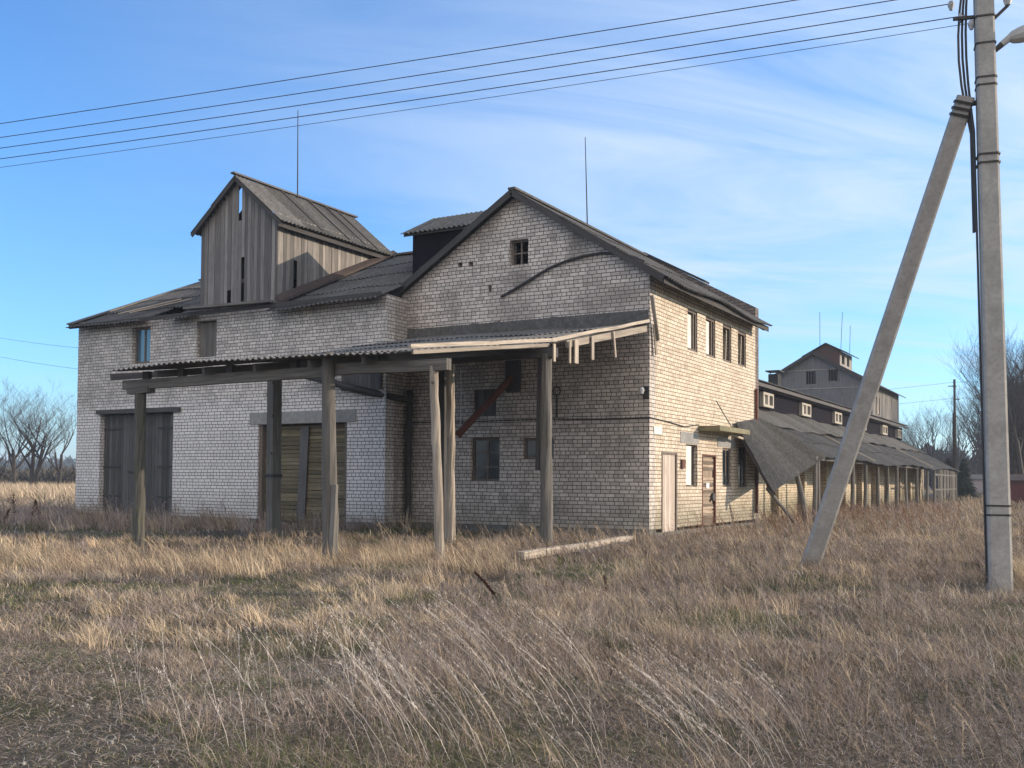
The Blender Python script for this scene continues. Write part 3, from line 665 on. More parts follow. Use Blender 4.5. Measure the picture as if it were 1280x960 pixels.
# ------------------------------------------------------------------ TIMBER CANOPY
K=thing('timber_canopy','sagging lean to canopy of corrugated sheets on rough grey posts before the gable','canopy',(-4,-5,0))
def czz(y): # underside height of the sheets
    if y>-5: return 4.22+(y+5)*.226
    return 3.50+(y+9.9)*.147
def cdef(p,s,t): return p
m=MB()
for (x0,x1,ya,yb,sk) in ((-7.9,-.05,-5.0,-.12,()),(-7.32,-.30,-9.9,-5.0,())):
    za,zb=czz(ya),czz(yb); d=Vector((0,ya-yb,za-zb)); 
    corr(m,(x0,yb,zb),(1,0,0),d.normalized(),x1-x0,d.length,wl=.145,amp=.018,sheet=1.6,roll=.02,defo=lambda p,s,t:p+Vector((0,0,.012*math.sin(s*1.7+t)+.035*math.sin(s*.7))))
m.build('roof_sheet',M_ROOF_C,K)
def rafter_line(mb,x,w=.07,h=.14,t=None,y1=-.2):
    mb.beam((x,-9.8,czz(-9.8)-.10),(x,-5,czz(-5)-.10),w,h,t=t); mb.beam((x,-5,czz(-5)-.10),(x,y1,czz(y1)-.10),w,h,t=t)
m=MB()
for x in (-7.6,-6.3,-5.0,-3.7,-2.4,-1.2): rafter_line(m,x,y1=-1.1 if x<-7.4 else -.1)
build_each(m,'rafter',M_WOOD_D,K)
m=MB()
m.beam((-7.55,-9.5,3.27),(-2.1,-9.5,3.30),.14,.19,t=1.0,seg=6,jit=.012); m.beam((-2.3,-9.47,3.33),(.35,-9.5,3.30),.14,.19,t=.9,seg=4,jit=.01); 
m.build('front_beam',M_WOOD,K,'long grey front beam')
m=MB(); m.beam((-7.9,-5,4.02),(.0,-5,4.02),.14,.19,t=.8,seg=6,jit=.015); m.build('middle_beam',M_WOOD_D,K)
m=MB()
for (x,z) in ((-6.9,3.42),(-5.9,3.43),(-4.6,3.44),(-3.0,3.45),(-1.0,3.46)): m.beam((x,-9.5,z-.06),(x,-9.5,z+.10),.16,.10,t=.6)
build_each(m,'packing_block',M_WOOD_D,K)
m=MB(); m.beam((-.12,-9.95,3.57),(-.02,-5,4.28),.05,.07,t=1.25,seg=4,jit=.012); m.beam((-.10,-9.9,3.48),(-.03,-5.3,4.14),.04,.07,t=.8,seg=4,jit=.012); m.beam((-.02,-5.2,4.25),(.02,-.12,5.36),.05,.07,t=1.3,seg=5,jit=.018)
m.beam((.02,-4.6,4.24),(.03,-.3,5.14),.04,.15,t=.9,seg=3,jit=.01); build_each(m,'verge_board',M_WOOD_L,K,'sunlit pale board along the canopy edge')
m=MB()
for (y,l,w_,dy) in ((-5.25,.36,.09,0),(-4.55,.46,.07,0),(-4.25,.50,.17,0.0),(-3.45,.52,.12,0),(-2.35,.58,.07,.12)):
    z=czz(y)-.02; m.beam((.08,y,z),(.08,y+dy,z-l),w_,.025,up=(1,0,0),t=random.uniform(.9,1.3))
m.beam((.07,-.05,6.0),(.12,.25,4.9),.035,.09,up=(1,0,0),t=.7); m.beam((.06,.12,5.3),(.08,.25,4.55),.12,.03,up=(1,0,0),t=.8)
build_each(m,'hanging_slat',M_WOOD_L,K,'loose broken slats hanging from the canopy edge')
def post(pts,r,mat,kind='round',label=None,n=10):
    m=MB()
    if kind=='round': m.tube(pts,r,16,t=random.uniform(.8,1.05),jit=.10)
    else:
        for a,b in zip(pts[:-1],pts[1:]): m.beam(a,b,r[0]*2,r[0]*2,up=(.3,1,0),seg=6,jit=.004,t=1)
    return m.build('post',mat,K,label)
def rp(x,y,z1,r0,r1,dx=0,dy=0,k=14):
    return [(x+dx*i/k+random.uniform(-.008,.008),y+dy*i/k,-.15+(z1+.15)*i/k) for i in range(k+1)],[r0+(r1-r0)*i/k for i in range(k+1)]
P,r_=rp(-7.06,-9.5,3.1,.12,.105,-.03); po=post(P,r_,M_WOOD_G,'round','round post under the left corner of the canopy')
m=MB(); m.beam((-7.38,-9.5,3.14),(-6.78,-9.5,3.16),.20,.13,t=.9); m.build('corbel',M_WOOD,po)
P,r_=rp(-2.0,-9.62,3.62,.145,.105,-.12,0,9); post(P,r_,M_WOOD,'round','thick rough round post with flaking wood')
m=MB(); m.beam((-1.90,-9.73,-.1),(-1.86,-9.70,1.3),.10,.06,t=1.1); m.build('splint_board',M_WOOD,K)
P,r_=rp(.26,-9.55,3.28,.078,.072,-.22,0.05); post(P,r_,M_WOOD_L,'round','thin leaning barked post under the right front corner')
m=MB(); m.beam((-7.68,-5,-.1),(-7.72,-5,3.92),.20,.30,up=(0,1,0),seg=5,jit=.004,t=1.0); po=m.build('post',M_WOOD,K,'squared post with iron strap in the back row')
m=MB(); m.beam((-7.70,-5.0,1.42),(-7.70,-5.0,1.50),.24,.34,up=(0,1,0),t=1); m.build('strap',M_METAL,po)
P,r_=rp(-2.55,-5,3.92,.10,.09,-.05); post(P,r_,M_WOOD_L,'round','pale smooth round post in the middle row')
m=MB(); m.beam((-2.95,-4.7,-.1),(-3.0,-4.7,3.95),.20,.20,up=(0,1,0),seg=4,jit=.01,t=.7); m.build('post',M_WOOD_D,K,'dark squared post in the middle row')
P,r_=rp(-.20,-5,4.0,.135,.11,-.04,0,9); post(P,r_,M_WOOD,'round','knotty round post at the right side of the canopy')
m=MB(); m.beam((-.42,-4.95,1.6),(-.38,-4.95,4.0),.10,.14,up=(0,1,0),t=.6); m.build('splint_board',M_WOOD_D,K)

for (x,y,z) in ((-7.60,-5.2,3.7),(-7.60,-5.2,2.9),(-7.62,-5.2,2.0),(-2.1,-9.70,3.1),(.1,-9.63,3.0)):
    m=MB(); m.tube([(x+.02,y+.03,z),(x,y-.0,z)],.022,6); m.build('bolt',M_METAL,K)
# beams lying in the grass
m=MB(); m.beam((1.05,-8.3,.11),(.68,-2.75,.13),.15,.13,t=1.35,seg=8,jit=.008); single(m,'timber_beam',M_WOOD_L,'long pale timber lying in the grass before the gabled wall','timber')
m=MB(); m.beam((1.5,-7.0,.09),(1.15,-4.2,.12),.16,.05,t=.75); single(m,'loose_plank',M_WOOD,'short grey plank lying in front of the long pale timber','plank')
m=MB(); m.beam((1.9,-6.2,.10),(1.7,-4.0,.08),.14,.05,t=.6); single(m,'loose_plank',M_WOOD_D,'dark plank lying right of the short grey plank','plank')

# ------------------------------------------------------------------ LONG WING
Wg=thing('storage_wing','long low brick wing with clerestory windows and roof edge on posts, behind the awning','building',(-5,30,0))
WX=-1.0; WY1=53.0
m=MB(); ops=[]
y=11.0
while y<50: ops.append((y,y+1.0,.28,.95)); y+=3.9
wall(m,'x',WX,-.36,9.36,WY1,.0,lambda s:3.42,ops); m.build('wall',M_BR_W,Wg,'sunlit yellowish brick side wall')
m=MB()
y=10.6
while y<52: m.box(WX,WX+.26,y,y+.38,0,3.25); y+=3.9/1
build_each(m,'pilaster',M_BR_W,Wg)
m=MB()
for o in ops: m.box(WX-.34,WX-.3,o[0],o[1],o[2],o[3])
build_each(m,'opening_plate',M_DARK,Wg)  # plain dark plate set back in each low opening
m=MB(); wall(m,'y',WY1,.3,-14,WX,.0,lambda x:3.4); wall(m,'x',-14,.3,9.36,WY1,0,lambda s:3.4); m.build('wall',M_BR_W,Wg)
# plaster patch by the corner
m=MB(); m.box(WX,WX+.012,9.9,10.45,.5,1.5); m.build('plaster_patch',M_WHITE,Wg)
# upper slope from clerestory to wall, canopy slope from wall to eave
def wsag(p,s,t): return p+Vector((0,0,.04*math.sin(s*.55)+.03*math.sin(s*1.9+1)))
m=MB(); d=Vector((1.5,0,-.87)); corr(m,(-2.40,9.4,4.40),(0,1,0),d.normalized(),43.7,d.length+.1,sheet=1.8,step=4,defo=wsag); m.build('roof',M_ROOF_L,Wg,'lighter lichened upper roof slope')
m=MB(); d=Vector((2.35,0,-1.27)); corr(m,(-.98,13.3,3.50),(0,1,0),d.normalized(),39.6,d.length,sheet=1.4,step=4,defo=lambda p,s,t:p+Vector((0,0,.05*math.sin(s*.42)*t/2+.02*math.sin(s*2.1)))); m.build('roof',M_ROOF_M,Wg,'darker lower roof slope over the posts')
m=MB()
for k,yy in enumerate((22.3,31.5,40.2,47.0)): m.beam((-.9,yy,3.52),(1.3,yy+.1,2.33),.05,.05,t=1.5)
build_each(m,'verge_strip',M_WOOD_L,Wg)
m=MB(); d=Vector((-5,0,.75)); corr(m,(-1.98,9.4,5.40),(0,1,0),d.normalized(),43.8,5,sheet=1.8,step=4,lap=-.018,tv=(1.0,1.5)); m.build('roof',M_ROOF_L,Wg,'nearly flat clerestory roof')
m=MB(); d=Vector((-5,0,-.75)); corr(m,(-6.9,9.4,6.15),(0,1,0),d.normalized(),43.8,7,sheet=2,step=2); m.build('roof',M_ROOF,Wg)
wys=[(10.9,12.1),(17.66,19.2),(24.0,25.7),(30.8,32.5),(37.5,39.2),(44.5,46.2),(50.3,52.0)]
m=MB(); wall(m,'x',-2.40,-.08,9.4,53.2,4.0,lambda s:5.30,[(a,b,4.52,5.08) for a,b in wys]); m.build('clerestory',M_PURPLE,Wg,'dark tarred clerestory boarding')
m=MB(); m.box(-2.05,-1.99,9.4,53.2,5.22,5.36); build_each(m,'fascia',M_WOOD_D,Wg)
for (a,b) in wys:
    m=MB(); 
    for (p,q,c,d) in ((a,a+.14,4.50,5.10),(b-.14,b,4.50,5.10),(a+.14,b-.14,4.50,4.60),(a+.14,b-.14,5.0,5.10),((a+b)/2-.12,(a+b)/2+.12,4.60,5.0)): m.box(-2.39,-2.22,p,q,c,d)
    fr=m.build('window',M_FRAME_W,Wg)
    m=MB(); m.box(-2.34,-2.325,a+.14,(a+b)/2-.12,4.60,5.0)
    m.build('pane',M_CURT,fr)
# posts along the edge
pys=[12.0,15.07,18.2,20.8,23.5,25.9,28.5,31.1,34.8,38.7,41.6,44.5,47.6,50.0,52.5]
for k,y in enumerate(pys):
    z=2.30; lean=random.uniform(-.12,.12)
    m=MB(); m.tube([(1.2+lean*.5,y+random.uniform(-.1,.1),-.1),(1.2,y,z*.5),(1.2,y,z)],[.09,.08,.075],7,t=random.uniform(.8,1.3)); m.build('post',M_WOOD,Wg)
m=MB()
for a,b in zip(pys[:-1],pys[1:]): m.beam((1.2,a,2.22),(1.2,b,2.22),.09,.12)
build_each(m,'edge_beam',M_WOOD_D,Wg)
m=MB(); 
for z in (1.0,1.9): m.beam((1.25,41.6,z),(1.25,52.5,z),.04,.10)
y=43.0
while y<52.6: m.beam((1.27,y,0),(1.27,y,2.2),.3,.025,up=(1,0,0)); y+=random.uniform(.5,.9)
m.build('plank_screen',M_WOOD,Wg,'grey plank screen at the far end of the roof edge')
m=MB(); m.box(-8.05,-7.45,39.0,39.7,5.5,8.1); m.build('chimney',M_DARK,Wg)
m=MB(); m.box(-8.2,-7.3,38.85,39.85,8.25,8.32); m.tube([(-7.95,39.1,8.1),(-7.95,39.1,8.3)],.03,5); m.tube([(-7.55,39.6,8.1),(-7.55,39.6,8.3)],.03,5); m.build('chimney_cap',M_METAL,Wg)
# collapsed awning
A=thing('collapsed_awning','collapsed corrugated awning hanging slanted from the sunlit brick wall','awning',(.6,9,0))
TL,TRr,BL,BR=Vector((.10,6.65,3.20)),Vector((.02,9.5,3.50)),Vector((1.20,6.75,1.12)),Vector((1.32,13.2,2.30))
m=MB(); nw=38; st=8; rows=10; top=[];bot=[]
for j in range(rows+1):
    t=j/rows
    for k in range(nw*st+1):
        s=k/(nw*st); a=TL.lerp(TRr,s); b=BL.lerp(BR,s); p=a.lerp(b,t); nn=((TRr-TL).cross(BL-TL)).normalized()
        if nn.x<0: nn=-nn
        sc=.35+.65*t
        p=p+nn*(.045*sc*math.sin(s*nw*2*math.pi)+.02*math.sin(s*7)*t+(.02 if 4<=j<7 else 0)-.03*math.sin(t*math.pi)*(1-s))
        top.append(tuple(p)); bot.append(tuple(p-nn*.01))
base=0; m.v=top+bot; W_=nw*st+1; nT=len(top)
for j in range(rows):
    for k in range(nw*st):
        a=j*W_+k; tn=(.8+.35*(((k//(st*6))*7+(j//4)*5)%5)/5)*(.42 if math.sin((k+.5)/(nw*st)*nw*2*math.pi)<-.1 else 1.6)  # rib shading painted into the sheet tint, strong dark and bright stripes
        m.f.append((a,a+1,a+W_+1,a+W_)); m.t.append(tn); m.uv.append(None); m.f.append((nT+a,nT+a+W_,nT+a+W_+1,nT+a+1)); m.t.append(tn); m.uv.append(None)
for k in range(nw*st):
    a=rows*W_+k; m.f.append((a,a+1,nT+a+1,nT+a)); m.t.append(1); m.uv.append(None)
for j in range(rows):
    a=j*W_; m.f.append((a,a+W_,nT+a+W_,nT+a)); m.t.append(1); m.uv.append(None)
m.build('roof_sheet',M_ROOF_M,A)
m=MB(); 
for f in (.12,.5,.9): m.beam(TL.lerp(BL,f)+Vector((-.08,.1,-.06)),TRr.lerp(BR,f)+Vector((-.08,-.1,-.06)),.08,.08,t=.8)
m.beam(TL+Vector((-.04,.1,-.12)),BL+Vector((0,.15,-.12)),.08,.12,t=.8); build_each(m,'rafter',M_WOOD_D,A)
m=MB(); m.tube([(.95,6.95,1.2),(1.6,8.2,.0)],[.05,.06],7); m.build('post',M_WOOD,A,'fallen slanting prop')
m=MB(); m.tube([(1.15,9.6,1.75),(1.35,9.7,.8),(1.42,9.9,-.05)],[.08,.09,.09],8); m.build('post',M_WOOD,A,'leaning prop under the awning')
m=MB(); m.tube([(1.2,12.3,2.15),(1.2,12.35,-.05)],[.09,.1],8); m.build('post',M_WOOD,A)
m=MB(); m.beam((.25,5.6,2.78),(.35,8.2,2.60),.06,.06,t=1.4); m.build('broken_batten',M_WOOD_L,A)

# ------------------------------------------------------------------ TALL BARN
Bn=thing('boarded_barn','tall grey boarded barn with a small rooftop cupola rising behind the long wing','barn',(-6.5,52,0))
by=47.7; btop=lambda x:10.34-.575*abs(x+7.35)
m=MB(); bop=[(-6.3,-5.7,8.36,9.20),(-7.85,-7.2,8.2,9.1),(-3.95,-3.5,7.3,7.75)]
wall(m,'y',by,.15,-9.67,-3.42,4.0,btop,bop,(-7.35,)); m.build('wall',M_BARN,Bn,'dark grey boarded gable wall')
m=MB(); x=-9.6
while x<-3.45: m.box(x,x+.03,by-.025,by,4.2,btop(x)-.05); x+=.19
m.build('cover_strip',M_BARN,Bn)
m=MB(); 
for z,a,b in ((7.85,-9.65,-3.44),(9.15,-9.4,-5.3)): m.box(a,b,by-.05,by-.026,z,z+.06)
m.build('sheet_joint',M_BARN_R,Bn)
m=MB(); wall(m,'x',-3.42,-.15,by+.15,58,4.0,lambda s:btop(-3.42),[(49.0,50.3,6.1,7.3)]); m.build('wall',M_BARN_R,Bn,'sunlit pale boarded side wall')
m=MB(); 
for y0 in np.arange(by+.3,57.9,.55): m.box(-3.42,-3.395,y0,y0+.06,4.0,7.95)
m.build('cover_strip',M_BARN,Bn)
m=MB(); wall(m,'x',-9.67,.15,by+.15,58,0,lambda s:btop(-9.67)); wall(m,'y',58,.15,-9.67,-3.42,0,btop,(),(-7.35,)); m.box(-9.5,-3.42,by+.2,58,0,4.2); m.build('wall',M_BARN,Bn)
m=MB()
for (a,b,c,d) in ((-6.3,-5.7,8.36,9.2),):
    m.box(a,a+.08,by-.06,by,c,d); m.box(b-.08,b,by-.06,by,c,d); m.box(a,b,by-.06,by,(c+d)/2-.03,(c+d)/2+.03)
m.build('window_frame',M_DARK,Bn)
m=MB(); m.box(-3.40,-3.36,49.0,49.7,6.1,7.3); build_each(m,'shutter',M_WOOD_L,Bn)
m=MB(); d=Vector((4.35,0,-4.35*.575)); corr(m,(-7.35,by-.4,10.36),(0,1,0),d.normalized(),10.9,d.length,step=3,sheet=2.2); d=Vector((-2.75,0,-2.75*.575)); corr(m,(-7.35,by-.4,10.36),(0,1,0),d.normalized(),10.9,d.length,step=3,sheet=2.2); m.build('roof',M_ROOF,Bn)
m=MB(); m.beam((-7.35,by-.4,10.36),(-3.0,by-.4,10.36-4.35*.575),.05,.2,t=.5); m.beam((-7.35,by-.4,10.36),(-10.1,by-.4,10.36-2.75*.575),.05,.2,t=.5); build_each(m,'barge_board',M_WOOD_D,Bn)
m=MB(); cr=-6.75; ctop=lambda x:11.12-.55*abs(x-cr); wall(m,'y',49,.1,-7.9,-5.85,9.0,ctop,[],(cr,)); m.build('cupola_front',wood_mat('reddish_board',(.12,.07,.06),(.07,.045,.04)),Bn,'dark reddish cupola gable')
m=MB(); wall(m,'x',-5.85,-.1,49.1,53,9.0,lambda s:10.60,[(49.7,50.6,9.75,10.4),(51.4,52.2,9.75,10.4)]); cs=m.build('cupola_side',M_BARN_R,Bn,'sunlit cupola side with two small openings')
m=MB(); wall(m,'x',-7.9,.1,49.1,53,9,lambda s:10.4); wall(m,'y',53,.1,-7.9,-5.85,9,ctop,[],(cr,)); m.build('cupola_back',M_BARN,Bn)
m=MB(); 
for sx,ln in ((1,1.25),(-1,1.6)):
    d=Vector((sx*ln,0,-ln*.55)); corr(m,(cr,48.7,11.15),(0,1,0),d.normalized(),4.7,d.length,step=3,sheet=2)
m.build('cupola_roof',M_ROOF,Bn)
for x,y,z0,z1 in ((-7.2,49,10.4,13.4),(-6.2,51,10.8,13.6),(-6.0,53,10.4,12.9)):
    m=MB(); m.tube([(x,y,z0),(x+random.uniform(-.1,.25),y,z1)],.018,5); build_each(m,'lightning_rod',M_METAL,Bn)

# ------------------------------------------------------------------ CONCRETE UTILITY POLE, BRACE, WIRES
U=thing('utility_pole','tall tapered concrete utility pole with a slanting brace at the right','utility pole',(8.47,-8.7,0))
def sq(mb,p0,p1,w0,w1,ang=0,seg=14):
    p0=Vector(p0); p1=Vector(p1); d=(p1-p0).normalized(); a=Vector((math.cos(ang),math.sin(ang),0)); a=(a-d*a.dot(d)).normalized(); b=d.cross(a); c=.22
    prof=[(-1,-1+c),(-1+c,-1),(1-c,-1),(1,-1+c),(1,1-c),(1-c,1),(-1+c,1),(-1,1-c)]; rings=[]
    for k in range(seg+1):
        f=k/seg; o=p0.lerp(p1,f); wv=(w0+(w1-w0)*f)/2*random.uniform(.985,1.0); rings.append(len(mb.v))
        mb.v+=[tuple(o+a*x*wv+b*y*wv) for x,y in prof]
    for i,j in zip(rings[:-1],rings[1:]):
        for q in range(8): mb.f.append((i+q,i+(q+1)%8,j+(q+1)%8,j+q)); mb.t.append(1); mb.uv.append(None)
    mb.f.append(tuple(rings[0]+q for q in reversed(range(8)))); mb.t.append(1); mb.uv.append(None)
    mb.f.append(tuple(rings[-1]+q for q in range(8))); mb.t.append(1); mb.uv.append(None)
b0=Vector((8.469,-8.67,-.586)); b1=Vector((8.323,-9.09,9.34)); at=lambda z:b0.lerp(b1,(z+.586)/9.926)
m=MB(); sq(m,b0,b1,.295,.215,R(12)); m.build('shaft',M_CONC_P,U)
m=MB(); foot=Vector((5.50,-7.23,-.41)); hd=Vector((8.124,-8.98,6.49)); sq(m,foot,hd,.285,.215,R(12)); m.build('brace',M_CONC_P,U,'slanting concrete strut leaning on the pole')
def band(mb,z,h=.05,w=.13,ext=0):
    c=at(z); sq(mb,(c.x,c.y,z),(c.x,c.y,z+h),w*2,w*2,R(12),1)
m=MB()
for z in (.98,1.10,5.55,5.66,6.56,6.66,7.10,7.45,7.96): band(m,z,.022,.150 if z<2 else .137 if z<6 else .127)
dd=(hd-foot).normalized()
for q in (.10,.18,.26):
    c=hd-dd*q; sq(m,c,c+dd*.035,.25,.25,R(12),1)
m.tube([hd-dd*.1,at(6.38)],.035,6); build_each(m,'steel_band',M_METAL,U)
m=MB(); 
for k in range(3):
    pts=[]
    for i in range(12):
        z=8.29-i*.327; c=at(z); pts.append((c.x-.15-.12*math.sin(min(1,i/7)*3.1)*(1+.4*k)*.6-.02*k,c.y+.03*k-.05,z))
    m.tube(pts,.016,6)
pts=[(at(z).x-.150,at(z).y-.07,z) for z in np.linspace(5.3,.1,12)]; m.tube(pts,.015,6); build_each(m,'service_cable',M_WIRE,U,'dark cables clipped down the side of the pole')
m=MB()
for (z,l) in ((7.50,.26),(7.92,.52)):
    c=at(z); m.beam((c.x-.1,c.y-.02,z),(c.x-l-.1,c.y-.10,z),.04,.04,t=1)
m.beam((at(7.44).x+.12,at(7.44).y,7.44),(at(7.44).x+.28,at(7.44).y+.03,7.59),.035,.035,t=1); build_each(m,'bracket',M_METAL,U)
WZ=[(8.08,7.92),(7.92,7.66),(7.79,7.46),(7.56,7.26),(7.43,7.10)]
wl_=[( .49,-.12),(.54,-.02),(.42,.09),(.29,.0),(.17,-.03)]
for (z,z2),(dx,dy) in zip(WZ,wl_):
    c=at(z); x=c.x-dx
    m=MB(); m.tube([(x+.02,c.y+dy,z-.09),(x+.02,c.y+dy,z-.02),(x+.02,c.y+dy,z+.03)],[.02,.045,.03],8); m.build('insulator',M_PORC,U)
m=MB(); c=at(7.64); m.tube([(c.x+.28,c.y+.03,7.59),(c.x+.28,c.y+.03,7.66),(c.x+.28,c.y+.03,7.73)],[.035,.058,.035],8); m.build('insulator',M_PORC,U)
names=['topmost','second','middle','fourth','lowest']
for k,((z,z2),(dx,dy)) in enumerate(zip(WZ,wl_)):
    c=at(z); x0,y0=c.x-dx,c.y+dy; ux,uy=-7.92-x0,-12.08-y0; Ls=math.hypot(ux,uy); tot=46.0; aa=(z-z2)/(Ls*(tot-Ls))
    pts=[]
    for i in range(41):
        s=tot*i/40; pts.append((x0+ux*s/Ls,y0+uy*s/Ls,z-aa*s*(tot-s)))
    m=MB(); m.tube(pts,.0072 if k<4 else .0045,5); single(m,'overhead_wire',M_WIRE,f'{names[k]} of the five long wires crossing the sky above the warehouse','wire','wires running left from the concrete pole')
SL_=thing('street_lamp','grey street lamp head on a short arm at the right side of the concrete pole','street lamp',(8.6,-8.9,7.3))
m=MB(); c=at(7.03); m.tube([(c.x+.12,c.y+.01,7.03),(c.x+.20,c.y+.045,7.11)],[.033,.041],8); m.build('arm',M_METAL,SL_)
m=MB(); m.tube([(c.x+.19,c.y+.04,7.10),(c.x+.29,c.y+.08,7.19)],[.041,.049],10); 
dirn=Vector((.72,.42,.55)).normalized()
p0=Vector((c.x+.28,c.y+.075,7.18)); rr=[.05,.08,.10,.115,.115,.10,.06]; pp=[p0+Vector((.82,.47,.30))*d*1.15 for d in (0,.04,.12,.24,.38,.52,.60)]
m.tube(pp,rr,10); m.build('lamp_head',M_GALV,SL_)
# distant pole and its wires
D=thing('utility_pole','thin dark utility pole standing beyond the far end of the long wing','utility pole',(.5,58,0))
m=MB(); m.tube([(.5,58,0),(.5,58,6.6)],[.15,.13],8); m.build('shaft',M_BARK_D,D)
m=MB(); m.tube([(.53,57.95,6.3),(.53,57.95,9.1)],.09,6); m.beam((.5,57.9,7.6),(.9,57.9,7.6),.06,.06); m.beam((.1,57.9,8.6),(.7,57.9,8.6),.06,.06); m.build('top_extension',M_METAL,D)
for z,lab in ((8.9,'upper'),(7.7,'lower')):
    m=MB(); m.tube([(-60+60.5*i/20,58+10*(1-i/20),z-.00075*(60.5*i/20)*(60.5-60.5*i/20)-1.2*(1-i/20)) for i in range(21)],.012,4); m.tube([(.5+50*i/16,58-4*i/16,z-.0006*(50*i/16)*(50-50*i/16)) for i in range(17)],.012,4)
    single(m,'overhead_wire',M_WIRE,f'{lab} faint wire strung over the thin dark pole','wire','wires on the distant pole')
# two thin wires at the far left
for zb_,za_,lab in ((13.0,6.7,'upper'),(11.6,5.5,'lower')):
    A_=Vector((-20.6,10.0,za_)); B_=Vector((-68.8,23.8,zb_)); m=MB(); m.tube([A_.lerp(B_,i/14)-Vector((0,0,.5*math.sin(i/14*math.pi))) for i in range(15)],.014,4); single(m,'overhead_wire',M_WIRE,f'{lab} of two thin wires reaching the left end of the warehouse','wire','wires at the far left')

# ------------------------------------------------------------------ TREES
def grow(tm,cm,p,d,r,Ln,lev,maxlev,spread=.55,up=.12,rs=random):
    k=4; pts=[p]; q=Vector(p); dd=Vector(d)
    for i in range(k):
        dd=(dd+Vector((rs.uniform(-.14,.14),rs.uniform(-.14,.14),rs.uniform(-.06,.10)+up*.35))).normalized(); q=q+dd*Ln/k; pts.append(Vector(q))
    rad=[r*(1-.45*i/k) for i in range(k+1)]
    (tm if lev<2 else cm).tube(pts,rad,6 if lev<2 else 3,t=1,cap=False)
    if lev>=maxlev: return
    nb=rs.choice([3,4]) if lev>0 else rs.choice([4,5,6])
    for i in range(nb):
        f=rs.uniform(.35,1) if i else 1.0; idx=min(k,max(1,int(f*k+.5))); o=pts[idx]
        az=rs.uniform(0,6.283); s=Vector((math.cos(az),math.sin(az),0)); nd=(dd*(1-spread*rs.uniform(.5,1))+s*spread*rs.uniform(.7,1.3)+Vector((0,0,up))).normalized()
        grow(tm,cm,o,nd,max(rad[idx]*rs.uniform(.5,.7),.006),Ln*rs.uniform(.55,.78),lev+1,maxlev,spread,up,rs)
def bare_tree(x,y,h,label,group,seed,r=None,mat=M_BARK,lean=0,maxlev=5,spread=.6,trunks=1,twig=1.0):
    rs=random.Random(seed); t=thing('bare_tree',label,'tree',(x,y,0),group); tm,cm=MB(),MB()
    for k in range(trunks):
        d=Vector((lean+rs.uniform(-.22,.22)*(trunks>1),rs.uniform(-.1,.1),1)).normalized()
        grow(tm,cm,Vector((x+k*.5,y,-.1)),d,r or h*.022,h*.36,0,maxlev,spread,.16,rs)
    tm.build('trunk',mat,t); cm.build('crown',mat,t); return t
def clone(src,x,y,rz,sc,label,group):
    r=src.copy(); scene.collection.objects.link(r); r.location=(x,y,0); r.rotation_euler=(0,0,rz); r.scale=(sc,sc,sc*random.uniform(.9,1.1)); r['label']=label; r['group']=group
    for ch in src.children:
        c=ch.copy(); scene.collection.objects.link(c); c.parent=r
    return r
gL='bare trees beyond the left field'
bare_tree(-86.2,42.7,12.5,'bare grey tree with an upright fan crown, middle of the far left trees',gL,11,spread=.6,trunks=2)
bare_tree(-83.9,44.2,11.0,'bare tree leaning to the right, nearest the left end of the warehouse',gL,12,lean=.25)
bare_tree(-87.9,41.7,12.0,'bare tree second from the left photo edge beyond the field',gL,13)
bare_tree(-89.6,40.6,11,'bare tree cut by the left photo edge beyond the field',gL,15)
# right edge wood
T1_=bare_tree(8.6,62,14,'tall bare tree right of the concrete pole, one of a dense stand','tall bare trees at the right',21,mat=M_BARK_D,spread=.42,maxlev=5)
T2_=bare_tree(12.5,66,15,'tall bare tree right of the concrete pole, one of a dense stand','tall bare trees at the right',22,mat=M_BARK_D,spread=.48,maxlev=5)
def campos(pxx,Z): 
    X=(pxx-640)/1264*Z; return CAM[0]+X*.866-Z*.5, CAM[1]+X*.5+Z*.866
k=0
for pxx,Z,sc in [(1262,72,.86),(1272,78,.95),(1281,70,.95),(1290,80,1.05),(1302,74,1.1),(1258,82,1.0),(1267,90,1.1),(1288,92,1.2),(1278,84,1.05),(1256,104,1.0),(1310,90,1.2),(1320,82,1.15),(1342,76,1.1),(1252,92,.90),(1275,96,1.1),(1296,100,1.2),(1370,86,1.1),(1400,90,1.2)]:
    x,y=campos(pxx,Z); clone((T1_,T2_)[k%2],x,y,random.uniform(0,6.28),sc,'tall bare tree right of the concrete pole, one of a dense stand','tall bare trees at the right'); k+=1
for o in (T1_,T2_):
    x,y=campos(1268 if o is T1_ else 1284,88 if o is T1_ else 86); o.location=(x,y,0)
for pxx,Z,sc in [(1140,150,.75),(1150,162,.85),(1158,150,.9),(1166,165,.92),(1174,152,1.0),(1183,160,.95),(1191,150,1.0),(1200,158,.95),(1209,150,1.05),(1218,160,1.0),(1228,150,1.1),(1240,155,1.15),(1130,170,.7),(1145,172,.8),(1252,160,1.1)]:
    x,y=campos(pxx,Z); clone((T2_,T1_)[k%2],x,y,random.uniform(0,6.28),sc,'small bare tree in the row beyond the far end of the wing','bare trees beyond the wing'); k+=1
